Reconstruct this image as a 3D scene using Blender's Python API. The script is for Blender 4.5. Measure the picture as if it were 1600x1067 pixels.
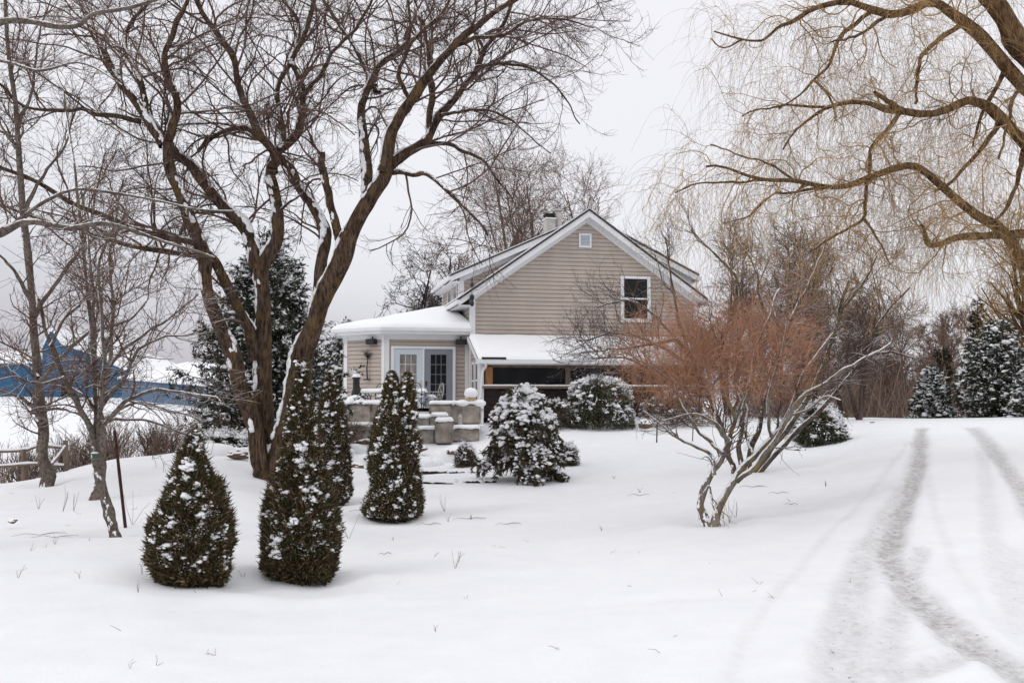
import bpy, math, random
import numpy as np
from mathutils import Vector, Matrix
for o in list(bpy.data.objects): bpy.data.objects.remove(o)
S = bpy.context.scene
C = S.collection
rng = np.random.default_rng(11)
R = math.radians

# ---------------------------------------------------------------- camera
F = 1555.6; HZ = 622.0; EYE = 1.7
PITCH = math.atan((HZ-533.5)/F)
cam = bpy.data.cameras.new('camera'); cam.lens = 35; cam.sensor_width = 36; cam.clip_end = 3000
co = bpy.data.objects.new('camera', cam); C.objects.link(co)
co.location = (0, 0, EYE); co.rotation_euler = (R(90)+PITCH, 0, 0)
S.camera = co
# ---------------------------------------------------------------- overcast sky
SUN_EL, SUN_AZ = R(38), R(235)
w = bpy.data.worlds.new('World'); S.world = w; w.use_nodes = True
nt = w.node_tree; N = nt.nodes; L = nt.links; N.clear()
out = N.new('ShaderNodeOutputWorld'); bg = N.new('ShaderNodeBackground')
sky = N.new('ShaderNodeTexSky'); sky.sky_type = 'NISHITA'; sky.sun_disc = False
sky.sun_elevation = SUN_EL; sky.sun_rotation = SUN_AZ
tc = N.new('ShaderNodeTexCoord'); sep = N.new('ShaderNodeSeparateXYZ')
L.new(tc.outputs['Generated'], sep.inputs[0])
mp = N.new('ShaderNodeMapping'); mp.inputs['Scale'].default_value = (1.0, 1.0, 4.0)
L.new(tc.outputs['Generated'], mp.inputs[0])
no = N.new('ShaderNodeTexNoise'); no.inputs['Scale'].default_value = 1.6; no.inputs['Detail'].default_value = 4
L.new(mp.outputs[0], no.inputs[0])
def wmath(op, a, b):
    m = N.new('ShaderNodeMath'); m.operation = op
    for i, v in enumerate((a, b)):
        if isinstance(v, (int, float)): m.inputs[i].default_value = v
        else: L.new(v, m.inputs[i])
    return m.outputs[0]
# elevation with soft cloud bank unevenness, darker towards the left of the view (west)
e = wmath('ADD', sep.outputs[2], wmath('MULTIPLY', wmath('SUBTRACT', no.outputs[0], 0.5), 0.16))
e = wmath('ADD', e, wmath('MULTIPLY', sep.outputs[0], 0.12))
rp = N.new('ShaderNodeValToRGB'); L.new(e, rp.inputs[0])
cr = rp.color_ramp; cr.elements[0].position = 0.0; cr.elements[0].color = (0.50, 0.485, 0.53, 1)
cr.elements[1].position = 1.0; cr.elements[1].color = (1.10, 1.10, 1.12, 1)
for p, c in ((0.06, (0.60, 0.59, 0.635, 1)), (0.11, (0.70, 0.70, 0.74, 1)), (0.20, (0.79, 0.79, 0.825, 1)), (0.36, (0.815, 0.81, 0.845, 1)), (0.6, (0.90, 0.90, 0.92, 1))):
    k = cr.elements.new(p); k.color = c
mx = N.new('ShaderNodeMix'); mx.data_type = 'RGBA'; mx.inputs[0].default_value = 0.94
sc_ = N.new('ShaderNodeVectorMath'); sc_.operation = 'SCALE'; sc_.inputs[3].default_value = 0.1
L.new(sky.outputs[0], sc_.inputs[0]); L.new(sc_.outputs[0], mx.inputs[6]); L.new(rp.outputs[0], mx.inputs[7])
L.new(mx.outputs[2], bg.inputs[0]); bg.inputs[1].default_value = 1.0
L.new(bg.outputs[0], out.inputs[0])
sl = bpy.data.lights.new('sun', 'SUN'); sl.energy = 0.55; sl.angle = R(22); sl.color = (1, 0.98, 0.95)
so = bpy.data.objects.new('sun', sl); C.objects.link(so); so.location = (0, 0, 60)
so.rotation_euler = (R(90)-SUN_EL, 0, R(-55))
S.view_settings.view_transform = 'Standard'; S.view_settings.look = 'None'
S.view_settings.exposure = 0.20; S.view_settings.gamma = 1

# ---------------------------------------------------------------- helpers
def P(px, py, Y):
    """world point seen at photo pixel (px,py) at distance Y ahead"""
    dx = (px-800)/F; dy = (533.5-py)/F
    fw = math.cos(PITCH)-dy*math.sin(PITCH); up = math.sin(PITCH)+dy*math.cos(PITCH)
    s = Y/fw
    return (dx*s, Y, EYE+up*s)
def norm(v): return v/np.maximum(np.linalg.norm(v, axis=-1, keepdims=True), 1e-9)

class Acc:
    def __init__(s): s.v = []; s.f = []; s.m = []; s.n = 0
    def add(s, v, f, mi=0):
        v = np.asarray(v, float).reshape(-1, 3); f = np.asarray(f, int)
        s.v.append(v); s.f.append(f+s.n); s.m.append(np.full(len(f), mi)); s.n += len(v)
    def box(s, lo, hi, rz=0.0, c=None, mi=0):
        x0, y0, z0 = lo; x1, y1, z1 = hi
        v = np.array([(x0,y0,z0),(x1,y0,z0),(x1,y1,z0),(x0,y1,z0),(x0,y0,z1),(x1,y0,z1),(x1,y1,z1),(x0,y1,z1)], float)
        if rz:
            cc = np.array(c if c else ((x0+x1)/2, (y0+y1)/2, 0)); a = math.cos(rz); b = math.sin(rz)
            d = v-cc; v = np.stack([d[:,0]*a-d[:,1]*b, d[:,0]*b+d[:,1]*a, d[:,2]], 1)+cc
        s.add(v, [(0,3,2,1),(4,5,6,7),(0,1,5,4),(1,2,6,5),(2,3,7,6),(3,0,4,7)], mi)
    def prism(s, poly, a0, a1, axes=(0, 2, 1), mi=0):
        """poly in (axes[0],axes[1]); extruded along axes[2] from a0 to a1"""
        n = len(poly); v = np.zeros((2*n, 3))
        for i, (p, q) in enumerate(poly):
            v[i, axes[0]] = p; v[i, axes[1]] = q; v[i, axes[2]] = a0
            v[n+i, axes[0]] = p; v[n+i, axes[1]] = q; v[n+i, axes[2]] = a1
        base = s.n
        s.v.append(v); s.n += 2*n
        q = np.array([(i, (i+1) % n, n+(i+1) % n, n+i) for i in range(n)])+base
        s.f.append(q); s.m.append(np.full(n, mi))
        s.f.append(np.array([list(range(n))])+base); s.m.append(np.array([mi]))
        s.f.append(np.array([list(range(2*n-1, n-1, -1))])+base); s.m.append(np.array([mi]))
    def tubes(s, pts, rad, sides=4, mi=0, cap=False):
        pts = np.asarray(pts, float); rad = np.asarray(rad, float)
        if pts.ndim == 2: pts = pts[None]; rad = rad[None]
        M, n, _ = pts.shape
        if M == 0: return
        t = norm(np.gradient(pts, axis=1))
        ov = norm(pts[:, -1]-pts[:, 0]); ax = np.argmin(np.abs(ov), axis=1)
        ref = np.eye(3)[ax][:, None, :]
        a = norm(np.cross(t, ref)); b = np.cross(t, a)
        th = np.arange(sides)*2*np.pi/sides
        ring = a[:, :, None, :]*np.cos(th)[None, None, :, None]+b[:, :, None, :]*np.sin(th)[None, None, :, None]
        v = pts[:, :, None, :]+ring*rad[:, :, None, None]
        idx = np.arange(M*n*sides).reshape(M, n, sides)
        i0 = idx[:, :-1]; i1 = idx[:, 1:]
        f = np.stack([i0, np.roll(i0, -1, 2), np.roll(i1, -1, 2), i1], -1).reshape(-1, 4)
        base = s.n
        s.add(v.reshape(-1, 3), f, mi)
        if cap:
            for e_ in (0, n-1):
                s.f.append(idx[:, e_, :]+base); s.m.append(np.full(M, mi))
    def build(s, name, mats, parent=None, smooth=True, loc=(0, 0, 0)):
        me = bpy.data.meshes.new(name)
        if not isinstance(mats, (list, tuple)): mats = [mats]
        for m in mats: me.materials.append(m)
        v = np.concatenate(s.v)-np.array(loc)
        me.vertices.add(len(v)); me.vertices.foreach_set('co', v.ravel().astype(np.float32))
        ls = [f.ravel() for f in s.f]; cnt = np.concatenate([np.full(len(f), f.shape[1]) for f in s.f])
        li = np.concatenate(ls); st = np.concatenate([[0], np.cumsum(cnt)[:-1]])
        me.loops.add(len(li)); me.loops.foreach_set('vertex_index', li.astype(np.int32))
        me.polygons.add(len(cnt)); me.polygons.foreach_set('loop_start', st.astype(np.int32))
        me.polygons.foreach_set('loop_total', cnt.astype(np.int32))
        me.polygons.foreach_set('material_index', np.concatenate(s.m).astype(np.int32))
        me.polygons.foreach_set('use_smooth', np.full(len(cnt), smooth))
        me.update(); me.validate()
        o = bpy.data.objects.new(name, me); C.objects.link(o); o.location = loc
        if parent is not None:
            o.parent = parent
            if loc == (0, 0, 0) and getattr(s, 'world', True) and not getattr(s, 'local', False):
                pass
        return o
def root(name, loc, label, cat, rz=0, group=None):
    o = bpy.data.objects.new(name, None); C.objects.link(o); o.location = loc; o.rotation_euler = (0, 0, rz)
    o['label'] = label; o['category'] = cat
    if group: o['group'] = group
    o.empty_display_size = 0.2
    return o
def part(acc, name, mats, r, smooth=True, label=None):
    """acc in world coordinates -> child of r (r unrotated)"""
    if isinstance(r.get('off'), type(None)): base = np.array(r.location)
    else: base = np.array(r['off'])
    acc.v = [v-base for v in acc.v]
    o = acc.build(name, mats, None, smooth); o.parent = r
    if label: o['label'] = label
    return o
def tag(o, label, cat, group=None):
    o['label'] = label; o['category'] = cat
    if group: o['group'] = group
    return o
def solo(acc, name, mats, loc, label, cat, group=None, smooth=True):
    o = acc.build(name, mats, None, smooth, tuple(loc)); return tag(o, label, cat, group)

# ---------------------------------------------------------------- materials
def mat(name, col=(0.5, 0.5, 0.5), rough=0.7, spec=0.3, metal=0.0):
    m = bpy.data.materials.new(name); m.use_nodes = True
    b = m.node_tree.nodes['Principled BSDF']
    b.inputs['Base Color'].default_value = (*col, 1); b.inputs['Roughness'].default_value = rough
    b.inputs['Specular IOR Level'].default_value = spec; b.inputs['Metallic'].default_value = metal
    return m
class NB:
    def __init__(s, m): s.m = m; s.t = m.node_tree; s.b = s.t.nodes['Principled BSDF']
    def n(s, typ, **kw):
        x = s.t.nodes.new(typ)
        for k, v in kw.items(): setattr(x, k, v)
        return x
    def l(s, a, b): s.t.links.new(a, b)
    def coord(s, scale=(1, 1, 1), space='Object'):
        t = s.n('ShaderNodeTexCoord'); m = s.n('ShaderNodeMapping'); m.inputs['Scale'].default_value = scale
        s.l(t.outputs[space], m.inputs[0]); return m.outputs[0]
    def noise(s, vec, scale, detail=4, rough=0.55):
        x = s.n('ShaderNodeTexNoise'); x.inputs['Scale'].default_value = scale
        x.inputs['Detail'].default_value = detail; x.inputs['Roughness'].default_value = rough
        s.l(vec, x.inputs[0]); return x.outputs[0]
    def ramp(s, v, stops):
        r = s.n('ShaderNodeValToRGB'); e = r.color_ramp.elements
        s.l(v, r.inputs[0])
        for i, (p, c) in enumerate(stops):
            if i < 2: k = e[i]; k.position = p
            else: k = e.new(p)
            k.color = (*c, 1) if not isinstance(c, (int, float)) else (c, c, c, 1)
        return r.outputs[0]
    def mix(s, f, a, b):
        x = s.n('ShaderNodeMix'); x.data_type = 'RGBA'
        if isinstance(f, (int, float)): x.inputs[0].default_value = f
        else: s.l(f, x.inputs[0])
        for i, v in ((6, a), (7, b)):
            if isinstance(v, tuple): x.inputs[i].default_value = (*v, 1)
            else: s.l(v, x.inputs[i])
        return x.outputs[2]
    def math(s, op, a, b=0.0, clamp=False):
        x = s.n('ShaderNodeMath'); x.operation = op; x.use_clamp = clamp
        for i, v in enumerate((a, b)):
            if isinstance(v, (int, float)): x.inputs[i].default_value = v
            else: s.l(v, x.inputs[i])
        return x.outputs[0]
    def bump(s, h, strength, dist):
        x = s.n('ShaderNodeBump'); x.inputs['Strength'].default_value = strength; x.inputs['Distance'].default_value = dist
        s.l(h, x.inputs['Height']); s.l(x.outputs[0], s.b.inputs['Normal'])
    def col(s, c): s.l(c, s.b.inputs['Base Color'])
SNOWC = (0.86, 0.865, 0.885)
def snowmat(name='snow', bs=0.3, bscale=9):
    m = mat(name, SNOWC, 0.65, 0.2); q = NB(m)
    c = q.coord(); n1 = q.noise(c, bscale, 5)
    q.bump(n1, bs, 0.03); return m
def snow_mask(q, thr=0.45, amt=0.35, scale=3.0, soft=0.12):
    g = q.n('ShaderNodeNewGeometry'); sp = q.n('ShaderNodeSeparateXYZ'); q.l(g.outputs['True Normal' if False else 'Normal'], sp.inputs[0])
    c = q.coord(); n1 = q.noise(c, scale, 4, 0.6)
    v = q.math('ADD', sp.outputs[2], q.math('MULTIPLY', q.math('SUBTRACT', n1, 0.5), amt*2))
    # snow was blown from the left: lying a little further down on that side
    v = q.math('ADD', v, q.math('MULTIPLY', sp.outputs[0], -0.15))
    v = q.math('DIVIDE', q.math('SUBTRACT', v, thr), soft, clamp=True); return v
def bark(name, c1, c2, lichen=None, scale=14, thr=0.5, amt=0.5, stretch=0.3, bstr=0.6, snow=True, bd=0.03):
    m = mat(name, c1, 0.9, 0.15); q = NB(m)
    c = q.coord((1, 1, stretch)); n1 = q.noise(c, scale, 6, 0.65)
    col = q.ramp(n1, [(0.38, c2), (0.58, c1)])
    n5 = q.noise(q.coord((1, 1, .5)), scale*.22, 4, 0.6); col = q.mix(q.ramp(n5, [(0.38, 0.55), (0.6, 0.0)]), col, tuple(c_*.55 for c_ in c2))
    if lichen:
        n2 = q.noise(q.coord(), 3.2, 5, 0.65); col = q.mix(q.ramp(n2, [(0.5, 0.0), (0.68, 0.75)]), col, lichen)
    if snow:
        mk = snow_mask(q, thr, amt); col = q.mix(mk, col, SNOWC)
    q.col(col); q.bump(n1, bstr, bd); return m
M = {}
M['snow'] = snowmat(); M['snow_fine'] = snowmat('snow_clump', 0.5, 30)
M['maple'] = bark('maple_bark', (0.185, 0.125, 0.088), (0.036, 0.022, 0.016), (0.19, 0.115, 0.035), 24, 0.60, 0.60, 0.16, 1.0, bd=0.12)
M['maple_twig'] = bark('maple_twig', (0.18, 0.115, 0.095), (0.085, 0.05, 0.042), None, 6, 0.84, 0.4)
M['left_bark'] = bark('young_tree_bark', (0.20, 0.165, 0.14), (0.08, 0.06, 0.05), None, 22, 0.66, 0.4, 1.0, 0.4, bd=0.01)
M['left_twig'] = bark('young_tree_twig', (0.18, 0.11, 0.085), (0.085, 0.05, 0.038), None, 6, 0.72, 0.5)
M['willow'] = bark('willow_bark', (0.19, 0.115, 0.06), (0.06, 0.034, 0.018), None, 10, 0.93, 0.3, 0.4, 0.8, bd=0.03)
M['willow_twig'] = bark('willow_twig', (0.50, 0.33, 0.16), (0.31, 0.20, 0.095), None, 4, 0.9, 0.3, snow=False)
M['shrub'] = bark('shrub_bark', (0.24, 0.21, 0.185), (0.10, 0.08, 0.06), (0.25, 0.17, 0.04), 14, 0.45, 0.45, 0.5, 0.7, bd=0.015)
M['orange_twig'] = bark('orange_twig', (0.55, 0.31, 0.20), (0.35, 0.175, 0.105), None, 3, 0.9, 0.3, snow=False)
M['dark_twig'] = bark('dark_twig', (0.15, 0.105, 0.09), (0.07, 0.048, 0.042), None, 5, 0.72, 0.5)
M['dark_stem'] = bark('dark_stem', (0.14, 0.11, 0.09), (0.05, 0.036, 0.03), (0.15, 0.11, 0.04), 14, 0.5, 0.5, 0.5, 0.7, bd=0.015)
M['far_bark'] = bark('far_bark', (0.22, 0.16, 0.13), (0.11, 0.075, 0.06), None, 3, 0.85, 0.4)
M['far_twig'] = bark('far_twig', (0.27, 0.18, 0.14), (0.15, 0.095, 0.075), None, 2, 0.9, 0.3, snow=False)
M['apple'] = bark('apple_bark', (0.075, 0.055, 0.05), (0.035, 0.026, 0.025), None, 3, 0.85, 0.3)
def leafmat(name, stops, rough=0.7, snow=0.0):
    m = mat(name, (0.05, 0.06, 0.03), rough, 0.2); q = NB(m)
    g = q.n('ShaderNodeNewGeometry'); c = q.ramp(g.outputs['Random Per Island'], stops)
    q.col(c); return m
M['arbor'] = leafmat('arborvitae_foliage', [(0.0, (0.026, 0.026, 0.012)), (0.3, (0.048, 0.044, 0.020)), (0.6, (0.088, 0.072, 0.032)), (0.85, (0.15, 0.095, 0.05)), (1.0, (0.27, 0.20, 0.12))])
M['spruce'] = leafmat('spruce_needles', [(0.0, (0.016, 0.020, 0.014)), (0.5, (0.036, 0.044, 0.028)), (1.0, (0.085, 0.085, 0.05))])
M['weep'] = leafmat('weeping_needles', [(0.0, (0.030, 0.028, 0.016)), (0.5, (0.06, 0.058, 0.03)), (0.85, (0.10, 0.075, 0.038)), (1.0, (0.15, 0.09, 0.05))])
M['rhodo'] = leafmat('leathery_leaf', [(0.0, (0.03, 0.04, 0.022)), (0.6, (0.065, 0.075, 0.04)), (1.0, (0.12, 0.10, 0.06))], 0.5)
M['ever'] = leafmat('brown_evergreen', [(0.0, (0.035, 0.03, 0.018)), (0.6, (0.07, 0.055, 0.03)), (1.0, (0.10, 0.075, 0.045))])
M['weed'] = leafmat('dry_weed', [(0.0, (0.13, 0.085, 0.07)), (0.6, (0.22, 0.15, 0.12)), (1.0, (0.34, 0.27, 0.21))])
M['leaf_dry'] = leafmat('dry_leaf', [(0.0, (0.25, 0.11, 0.05)), (1.0, (0.42, 0.24, 0.12))])
def plain(name, col, var=0.15, scale=6, rough=0.6, spec=0.3, stretch=(1, 1, 1), bs=0.15, snow=None):
    m = mat(name, col, rough, spec); q = NB(m)
    n1 = q.noise(q.coord(stretch), scale, 5)
    lo = tuple(c*(1-var) for c in col); hi = tuple(min(1, c*(1+var)) for c in col)
    c = q.ramp(n1, [(0.3, lo), (0.7, hi)])
    if snow: c = q.mix(snow_mask(q, *snow), c, SNOWC)
    q.col(c)
    if bs: q.bump(n1, bs, 0.01)
    return m
M['siding'] = plain('beige_siding', (0.445, 0.378, 0.33), 0.11, 1.1, 0.55, 0.3, (1, 1, .45), 0.0)
M['siding_shaded'] = plain('shaded_siding', (0.19, 0.17, 0.16), 0.2, 6, 0.8)  # right dormer cheek: siding with the overhang's shade put into its colour
M['white'] = plain('white_trim', (0.74, 0.745, 0.76), 0.05, 2, 0.45, 0.4, bs=0.0)
M['door_white'] = plain('pale_blue_door', (0.56, 0.62, 0.68), 0.04, 2, 0.4, 0.4, bs=0.0)
M['door_grey'] = plain('grey_blue_door', (0.21, 0.22, 0.26), 0.06, 2, 0.4, 0.4, bs=0.0)
M['roofing'] = plain('dark_shingle', (0.045, 0.042, 0.045), 0.3, 20, 0.9)
M['flash'] = plain('dark_gutter_inside', (0.02, 0.019, 0.02), 0.2, 8, 0.8)
M['glass'] = mat('dark_glass', (0.008, 0.009, 0.010), 0.08, 0.22)
M['glass_curtain'] = plain('curtained_glass', (0.22, 0.20, 0.18), 0.5, 3.5, 0.12, 0.5, (2, 2, 0.3), 0.0)
M['wood'] = plain('orange_wood_post', (0.30, 0.135, 0.055), 0.3, 12, 0.6, 0.3, (1, 1, 0.15))
M['wood_grey'] = plain('weathered_wood', (0.17, 0.125, 0.10), 0.3, 10, 0.85, 0.2, (1, 1, 0.2))
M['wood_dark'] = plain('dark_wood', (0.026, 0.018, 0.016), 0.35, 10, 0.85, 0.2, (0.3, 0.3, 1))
M['stone'] = plain('warm_stone', (0.29, 0.25, 0.215), 0.5, 2.6, 0.85, 0.2, bs=0.8)
M['stone_grey'] = plain('grey_stone', (0.27, 0.255, 0.235), 0.5, 3.0, 0.85, 0.2, bs=0.8)
M['rock'] = plain('brown_rock', (0.14, 0.09, 0.06), 0.45, 5, 0.85, 0.2, bs=0.8, snow=(0.25, 0.3))
M['iron'] = plain('black_iron', (0.018, 0.018, 0.02), 0.2, 20, 0.5, 0.4)
M['rust'] = plain('rusty_steel', (0.055, 0.022, 0.018), 0.4, 20, 0.8, 0.2)
M['metal'] = plain('galvanised_flue', (0.42, 0.40, 0.38), 0.15, 6, 0.45, 0.5)
M['blue'] = plain('blue_barn_steel', (0.026, 0.11, 0.215), 0.15, 0.6, 0.5, 0.3, (8, 8, 0.2), 0.1)
M['blue_pale'] = plain('pale_blue_barn_steel', (0.10, 0.16, 0.25), 0.15, 0.6, 0.5, 0.3, (8, 8, 0.2), 0.1)
M['green'] = plain('green_feeder', (0.06, 0.16, 0.10), 0.2, 10, 0.4)
M['tan'] = plain('tan_stone', (0.42, 0.31, 0.19), 0.3, 12, 0.85, bs=0.5)
def siding_bump(m): pass

# ---------------------------------------------------------------- terrain
def zz(py, Y): return EYE-(py-HZ)*Y/F
cols = [
 (-900, [(0,-.1),(6.3,-.1),(12,-.1),(16,-.15),(20,-.2),(24,-.7),(30,-1.7),(45,-2.3),(70,-.9),(100,1.9),(160,3.0),(400,3.2)]),
 (0,    [(0,-.1),(6.3,zz(1067,6.3)),(12,zz(850,12)),(16,zz(795,16)),(20,zz(757,20)),(24,-.45),(30,-1.5),(45,-2.2),(70,-.85),(100,1.9),(160,3.0),(400,3.2)]),
 (200,  [(0,-.1),(6.3,-.1),(12.5,zz(838,12.5)),(18,zz(765,18)),(23,zz(712,23)),(27,.10),(35,-1.0),(50,-1.9),(75,-.5),(100,1.8),(160,3.0),(400,3.2)]),
 (370,  [(0,-.1),(6.3,-.1),(10.3,zz(912,10.3)),(16,zz(785,16)),(21,zz(733,21)),(26,zz(690,26)),(30,.4),(40,-.7),(60,-1.1),(100,1.7),(160,3),(400,3.2)]),
 (500,  [(0,-.1),(6.3,-.1),(10.5,zz(908,10.5)),(19,zz(785,19)),(24,zz(738,24)),(28,zz(712,28)),(31.5,.3),(34,.6),(38,1.0),(50,1.0),(100,1.7),(400,3)]),
 (640,  [(0,-.1),(6.3,-.1),(10.5,-.24),(16.5,zz(810,16.5)),(22,zz(762,22)),(26,zz(740,26)),(29,.0),(32,.3),(34,.7),(37,1.0),(60,1.0),(100,1.6),(400,3)]),
 (850,  [(0,-.1),(6.3,-.1),(10.5,-.22),(16.5,-.28),(24,zz(750,24)),(30,zz(697,30)),(34.5,zz(664,34.5)),(37,1.0),(60,1.0),(100,.5),(400,1)]),
 (1100, [(0,-.1),(6.3,-.1),(14,zz(816,14)),(20,zz(758,20)),(26,zz(715,26)),(32,zz(678,32)),(37,.95),(60,.9),(100,.4),(400,.5)]),
 (1250, [(0,-.1),(6.3,-.08),(14,zz(806,14)),(20,zz(748,20)),(27,zz(702,27)),(34,zz(664,34)),(40,.95),(50,.75),(70,.3),(400,0)]),
 (1430, [(0,-.1),(6.5,-.02),(9.5,.04),(15.5,.36),(23,.72),(32,zz(660,32)),(38,zz(654,38)),(45,.7),(60,.2),(100,0),(400,0)]),
 (1640, [(0,-.1),(6.5,.0),(9.5,.06),(15.5,.38),(23,.76),(32,zz(655,32)),(38,zz(651,38)),(45,.8),(60,.2),(100,0),(400,0)]),
 (2600, [(0,-.1),(6.5,.0),(9.5,.06),(15.5,.38),(23,.76),(32,1.0),(38,1.0),(45,.8),(60,.2),(100,0),(400,0)]),
]
cpx = np.array([c[0] for c in cols], float)
def ax_grid():
    xs = [0.0]; d = 0.075
    while xs[-1] < 500:
        xs.append(xs[-1]+d)
        if xs[-1] > 9: d *= 1.035
    xs = np.array(xs); X = np.concatenate([-xs[:0:-1], xs])
    ys = [4.0]; d = 0.05
    while ys[-1] < 700:
        ys.append(ys[-1]+d)
        d = max(0.05, (ys[-1]-4)*0.0085+0.045) if ys[-1] < 60 else d*1.05
    back = [4.0]; d = 0.2
    while back[-1] > -150: back.append(back[-1]-d); d *= 1.12
    Y = np.concatenate([np.array(back[:0:-1]), np.array(ys)])
    return X, Y
GX, GY = ax_grid()
XX, YY = np.meshgrid(GX, GY)
def raw(X, Y):
    Yc = np.maximum(Y, 6.0); c = 800+F*X/Yc
    prof = np.stack([np.interp(Y, [p[0] for p in l], [p[1] for p in l]) for _, l in cols])
    i = np.clip(np.searchsorted(cpx, c)-1, 0, len(cpx)-2)
    t = np.clip((c-cpx[i])/(cpx[i+1]-cpx[i]), 0, 1); t = t*t*(3-2*t)
    a = np.take_along_axis(prof, i[None], 0)[0]; b = np.take_along_axis(prof, (i+1)[None], 0)[0]
    return a*(1-t)+b*t
ZZ = raw(XX, YY)
def smooth1(Z, k):
    for _ in range(k):
        Z[1:-1] = (Z[:-2]+2*Z[1:-1]+Z[2:])/4; Z[:, 1:-1] = (Z[:, :-2]+2*Z[:, 1:-1]+Z[:, 2:])/4
    return Z
ZZ = smooth1(ZZ, 40)
def vnoise(X, Y, scale, seed):
    r = np.random.default_rng(seed); G = r.random((128, 128))
    x = (X/scale) % 127; y = (Y/scale) % 127
    i = x.astype(int); j = y.astype(int); fx = x-i; fy = y-j; fx = fx*fx*(3-2*fx); fy = fy*fy*(3-2*fy)
    return (G[j, i]*(1-fx)+G[j, i+1]*fx)*(1-fy)+(G[j+1, i]*(1-fx)+G[j+1, i+1]*fx)*fy-0.5
ZZ += vnoise(XX+50, YY+50, 2.7, 1)*0.09+vnoise(XX+50, YY+50, 0.9, 2)*0.035+vnoise(XX+50, YY*1.3+50, 0.33, 3)*0.010
for (hx_, hy_, hr_, hd_) in [(-3.31, 10.3, .62, .05), (-2.23, 10.5, .62, .05), (-1.97, 16.5, .62, .06), (-3.47, 19, .6, .05), (-5.2, 21, .9, .07), (-4.97, 12.5, .32, .05), (2.85, 14.2, .5, .05), (-8.9, 19, .4, .05)]:
    dd = np.hypot(XX-hx_, YY-hy_); ZZ += -hd_*np.exp(-(dd/hr_)**4)+hd_*.5*np.exp(-((dd-hr_*1.5)/(hr_*.4))**2)
ZZ += np.clip(1-YY/30, 0, 1)*(vnoise(XX*.5+60, YY*2.2+60, .8, 41)*.032+vnoise(XX*.6+60, YY*2+60, .27, 42)*.008)
def bil(G, x, y):
    i = int(np.clip(np.searchsorted(GX, x)-1, 0, len(GX)-2)); j = int(np.clip(np.searchsorted(GY, y)-1, 0, len(GY)-2))
    fx = (x-GX[i])/(GX[i+1]-GX[i]); fy = (y-GY[j])/(GY[j+1]-GY[j])
    return (G[j,i]*(1-fx)+G[j,i+1]*fx)*(1-fy)+(G[j+1,i]*(1-fx)+G[j+1,i+1]*fx)*fy
def H(x, y): return float(bil(ZZ, x, y))
def ghit(px, py, y0=5.0, y1=80):
    """where the sight line through a pixel meets the ground"""
    Y = y0
    while Y < y1:
        p = P(px, py, Y)
        if p[2] <= H(p[0], p[1]): return (p[0], p[1], H(p[0], p[1]))
        Y += 0.1
    p = P(px, py, y1); return (p[0], p[1], H(p[0], p[1]))
def seat(px, py, Y):
    """ground position for something whose foot shows at (px,py), near distance Y"""
    g = ghit(px, py)
    if abs(g[1]-Y) > .2*Y: p = P(px, py, Y); g = (p[0], p[1], H(p[0], p[1]))
    return np.array(g), g[1]
# wheel tracks in the drive
tracks = [
 ([(1440,668),(1437,690),(1434,730),(1418,780),(1396,830),(1388,870),(1412,915),(1455,955),(1520,1010),(1600,1060),(1660,1100)], 0.155, 0.95),
 ([(1436,700),(1425,750),(1392,800),(1362,850),(1340,900),(1322,960),(1315,1067),(1315,1120)], 0.19, 0.48),
 ([(1520,668),(1548,700),(1575,735),(1603,775),(1640,830),(1700,900),(1790,990),(1900,1090)], 0.17, 0.75),
 ([(1420,690),(1360,770),(1290,840),(1210,930),(1160,1000),(1130,1090)], 0.06, 0.16),
 ([(1445,690),(1452,760),(1470,830),(1500,900),(1560,980),(1640,1040)], 0.06, 0.14),
 ([(1534,700),(1543,780),(1550,850),(1566,920),(1600,990)], 0.12, 0.22),
 ([(1440,860),(1400,960),(1390,1030),(1400,1120)], 0.10, 0.45),
 ([(1575,860),(1590,960)], 0.16, 0.25),
 ([(1500,1030),(1420,1055),(1370,1045)], 0.14, 0.5),
 ([(1395,860),(1378,900),(1365,950),(1370,1010),(1390,1067),(1400,1120)], 0.26, 0.14),
 ([(1400,830),(1375,860),(1350,900)], 0.2, 0.3),
 ([(1560,700),(1600,760),(1650,830)], 0.10, 0.3),
]
TM = np.zeros_like(ZZ); RID = np.zeros_like(ZZ)
sel = (XX > 0) & (XX < 25) & (YY > 4) & (YY < 45)
px_ = XX[sel]; py_ = YY[sel]
for tr, wd, stg in tracks:
    g = np.array([ghit(*q)[:2] for q in tr])
    best = np.full(px_.shape, 1e9)
    for a, b in zip(g[:-1], g[1:]):
        d = b-a; L2 = (d**2).sum()
        t = np.clip(((px_-a[0])*d[0]+(py_-a[1])*d[1])/L2, 0, 1)
        best = np.minimum(best, np.hypot(px_-a[0]-t*d[0], py_-a[1]-t*d[1]))
    nz = vnoise(px_+30, py_*0.5+30, 0.7, 9)*0.5
    mk = np.exp(-(best/(wd*(1+nz)))**4)*stg
    v = TM[sel]; TM[sel] = np.maximum(v, mk)
    RID[sel] += np.exp(-((best-wd*1.55)/(wd*0.5))**2)*0.018*stg
TM *= np.clip(.85+(YY-7)/30, .85, 1); ZZ = ZZ-TM*(0.045+vnoise(XX+9, YY*.5+9, .12, 51)*.05)+RID*(1+vnoise(XX+9, YY+9, .3, 52)*1.5)
rough_zone = np.clip(np.exp(-((XX-(2.2+0.27*YY))/2.2)**2), 0, 1)*(YY < 36)*(YY > 4)
ZZ += rough_zone*(vnoise(XX+9, YY+9, 0.16, 21)*0.016+vnoise(XX+9, YY+9, 0.4, 22)*0.02)
acc = Acc()
ny, nx = XX.shape
idx = np.arange(nx*ny).reshape(ny, nx)
acc.add(np.stack([XX, YY, ZZ], -1).reshape(-1, 3), np.stack([idx[:-1,:-1], idx[:-1,1:], idx[1:,1:], idx[1:,:-1]], -1).reshape(-1, 4))
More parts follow.
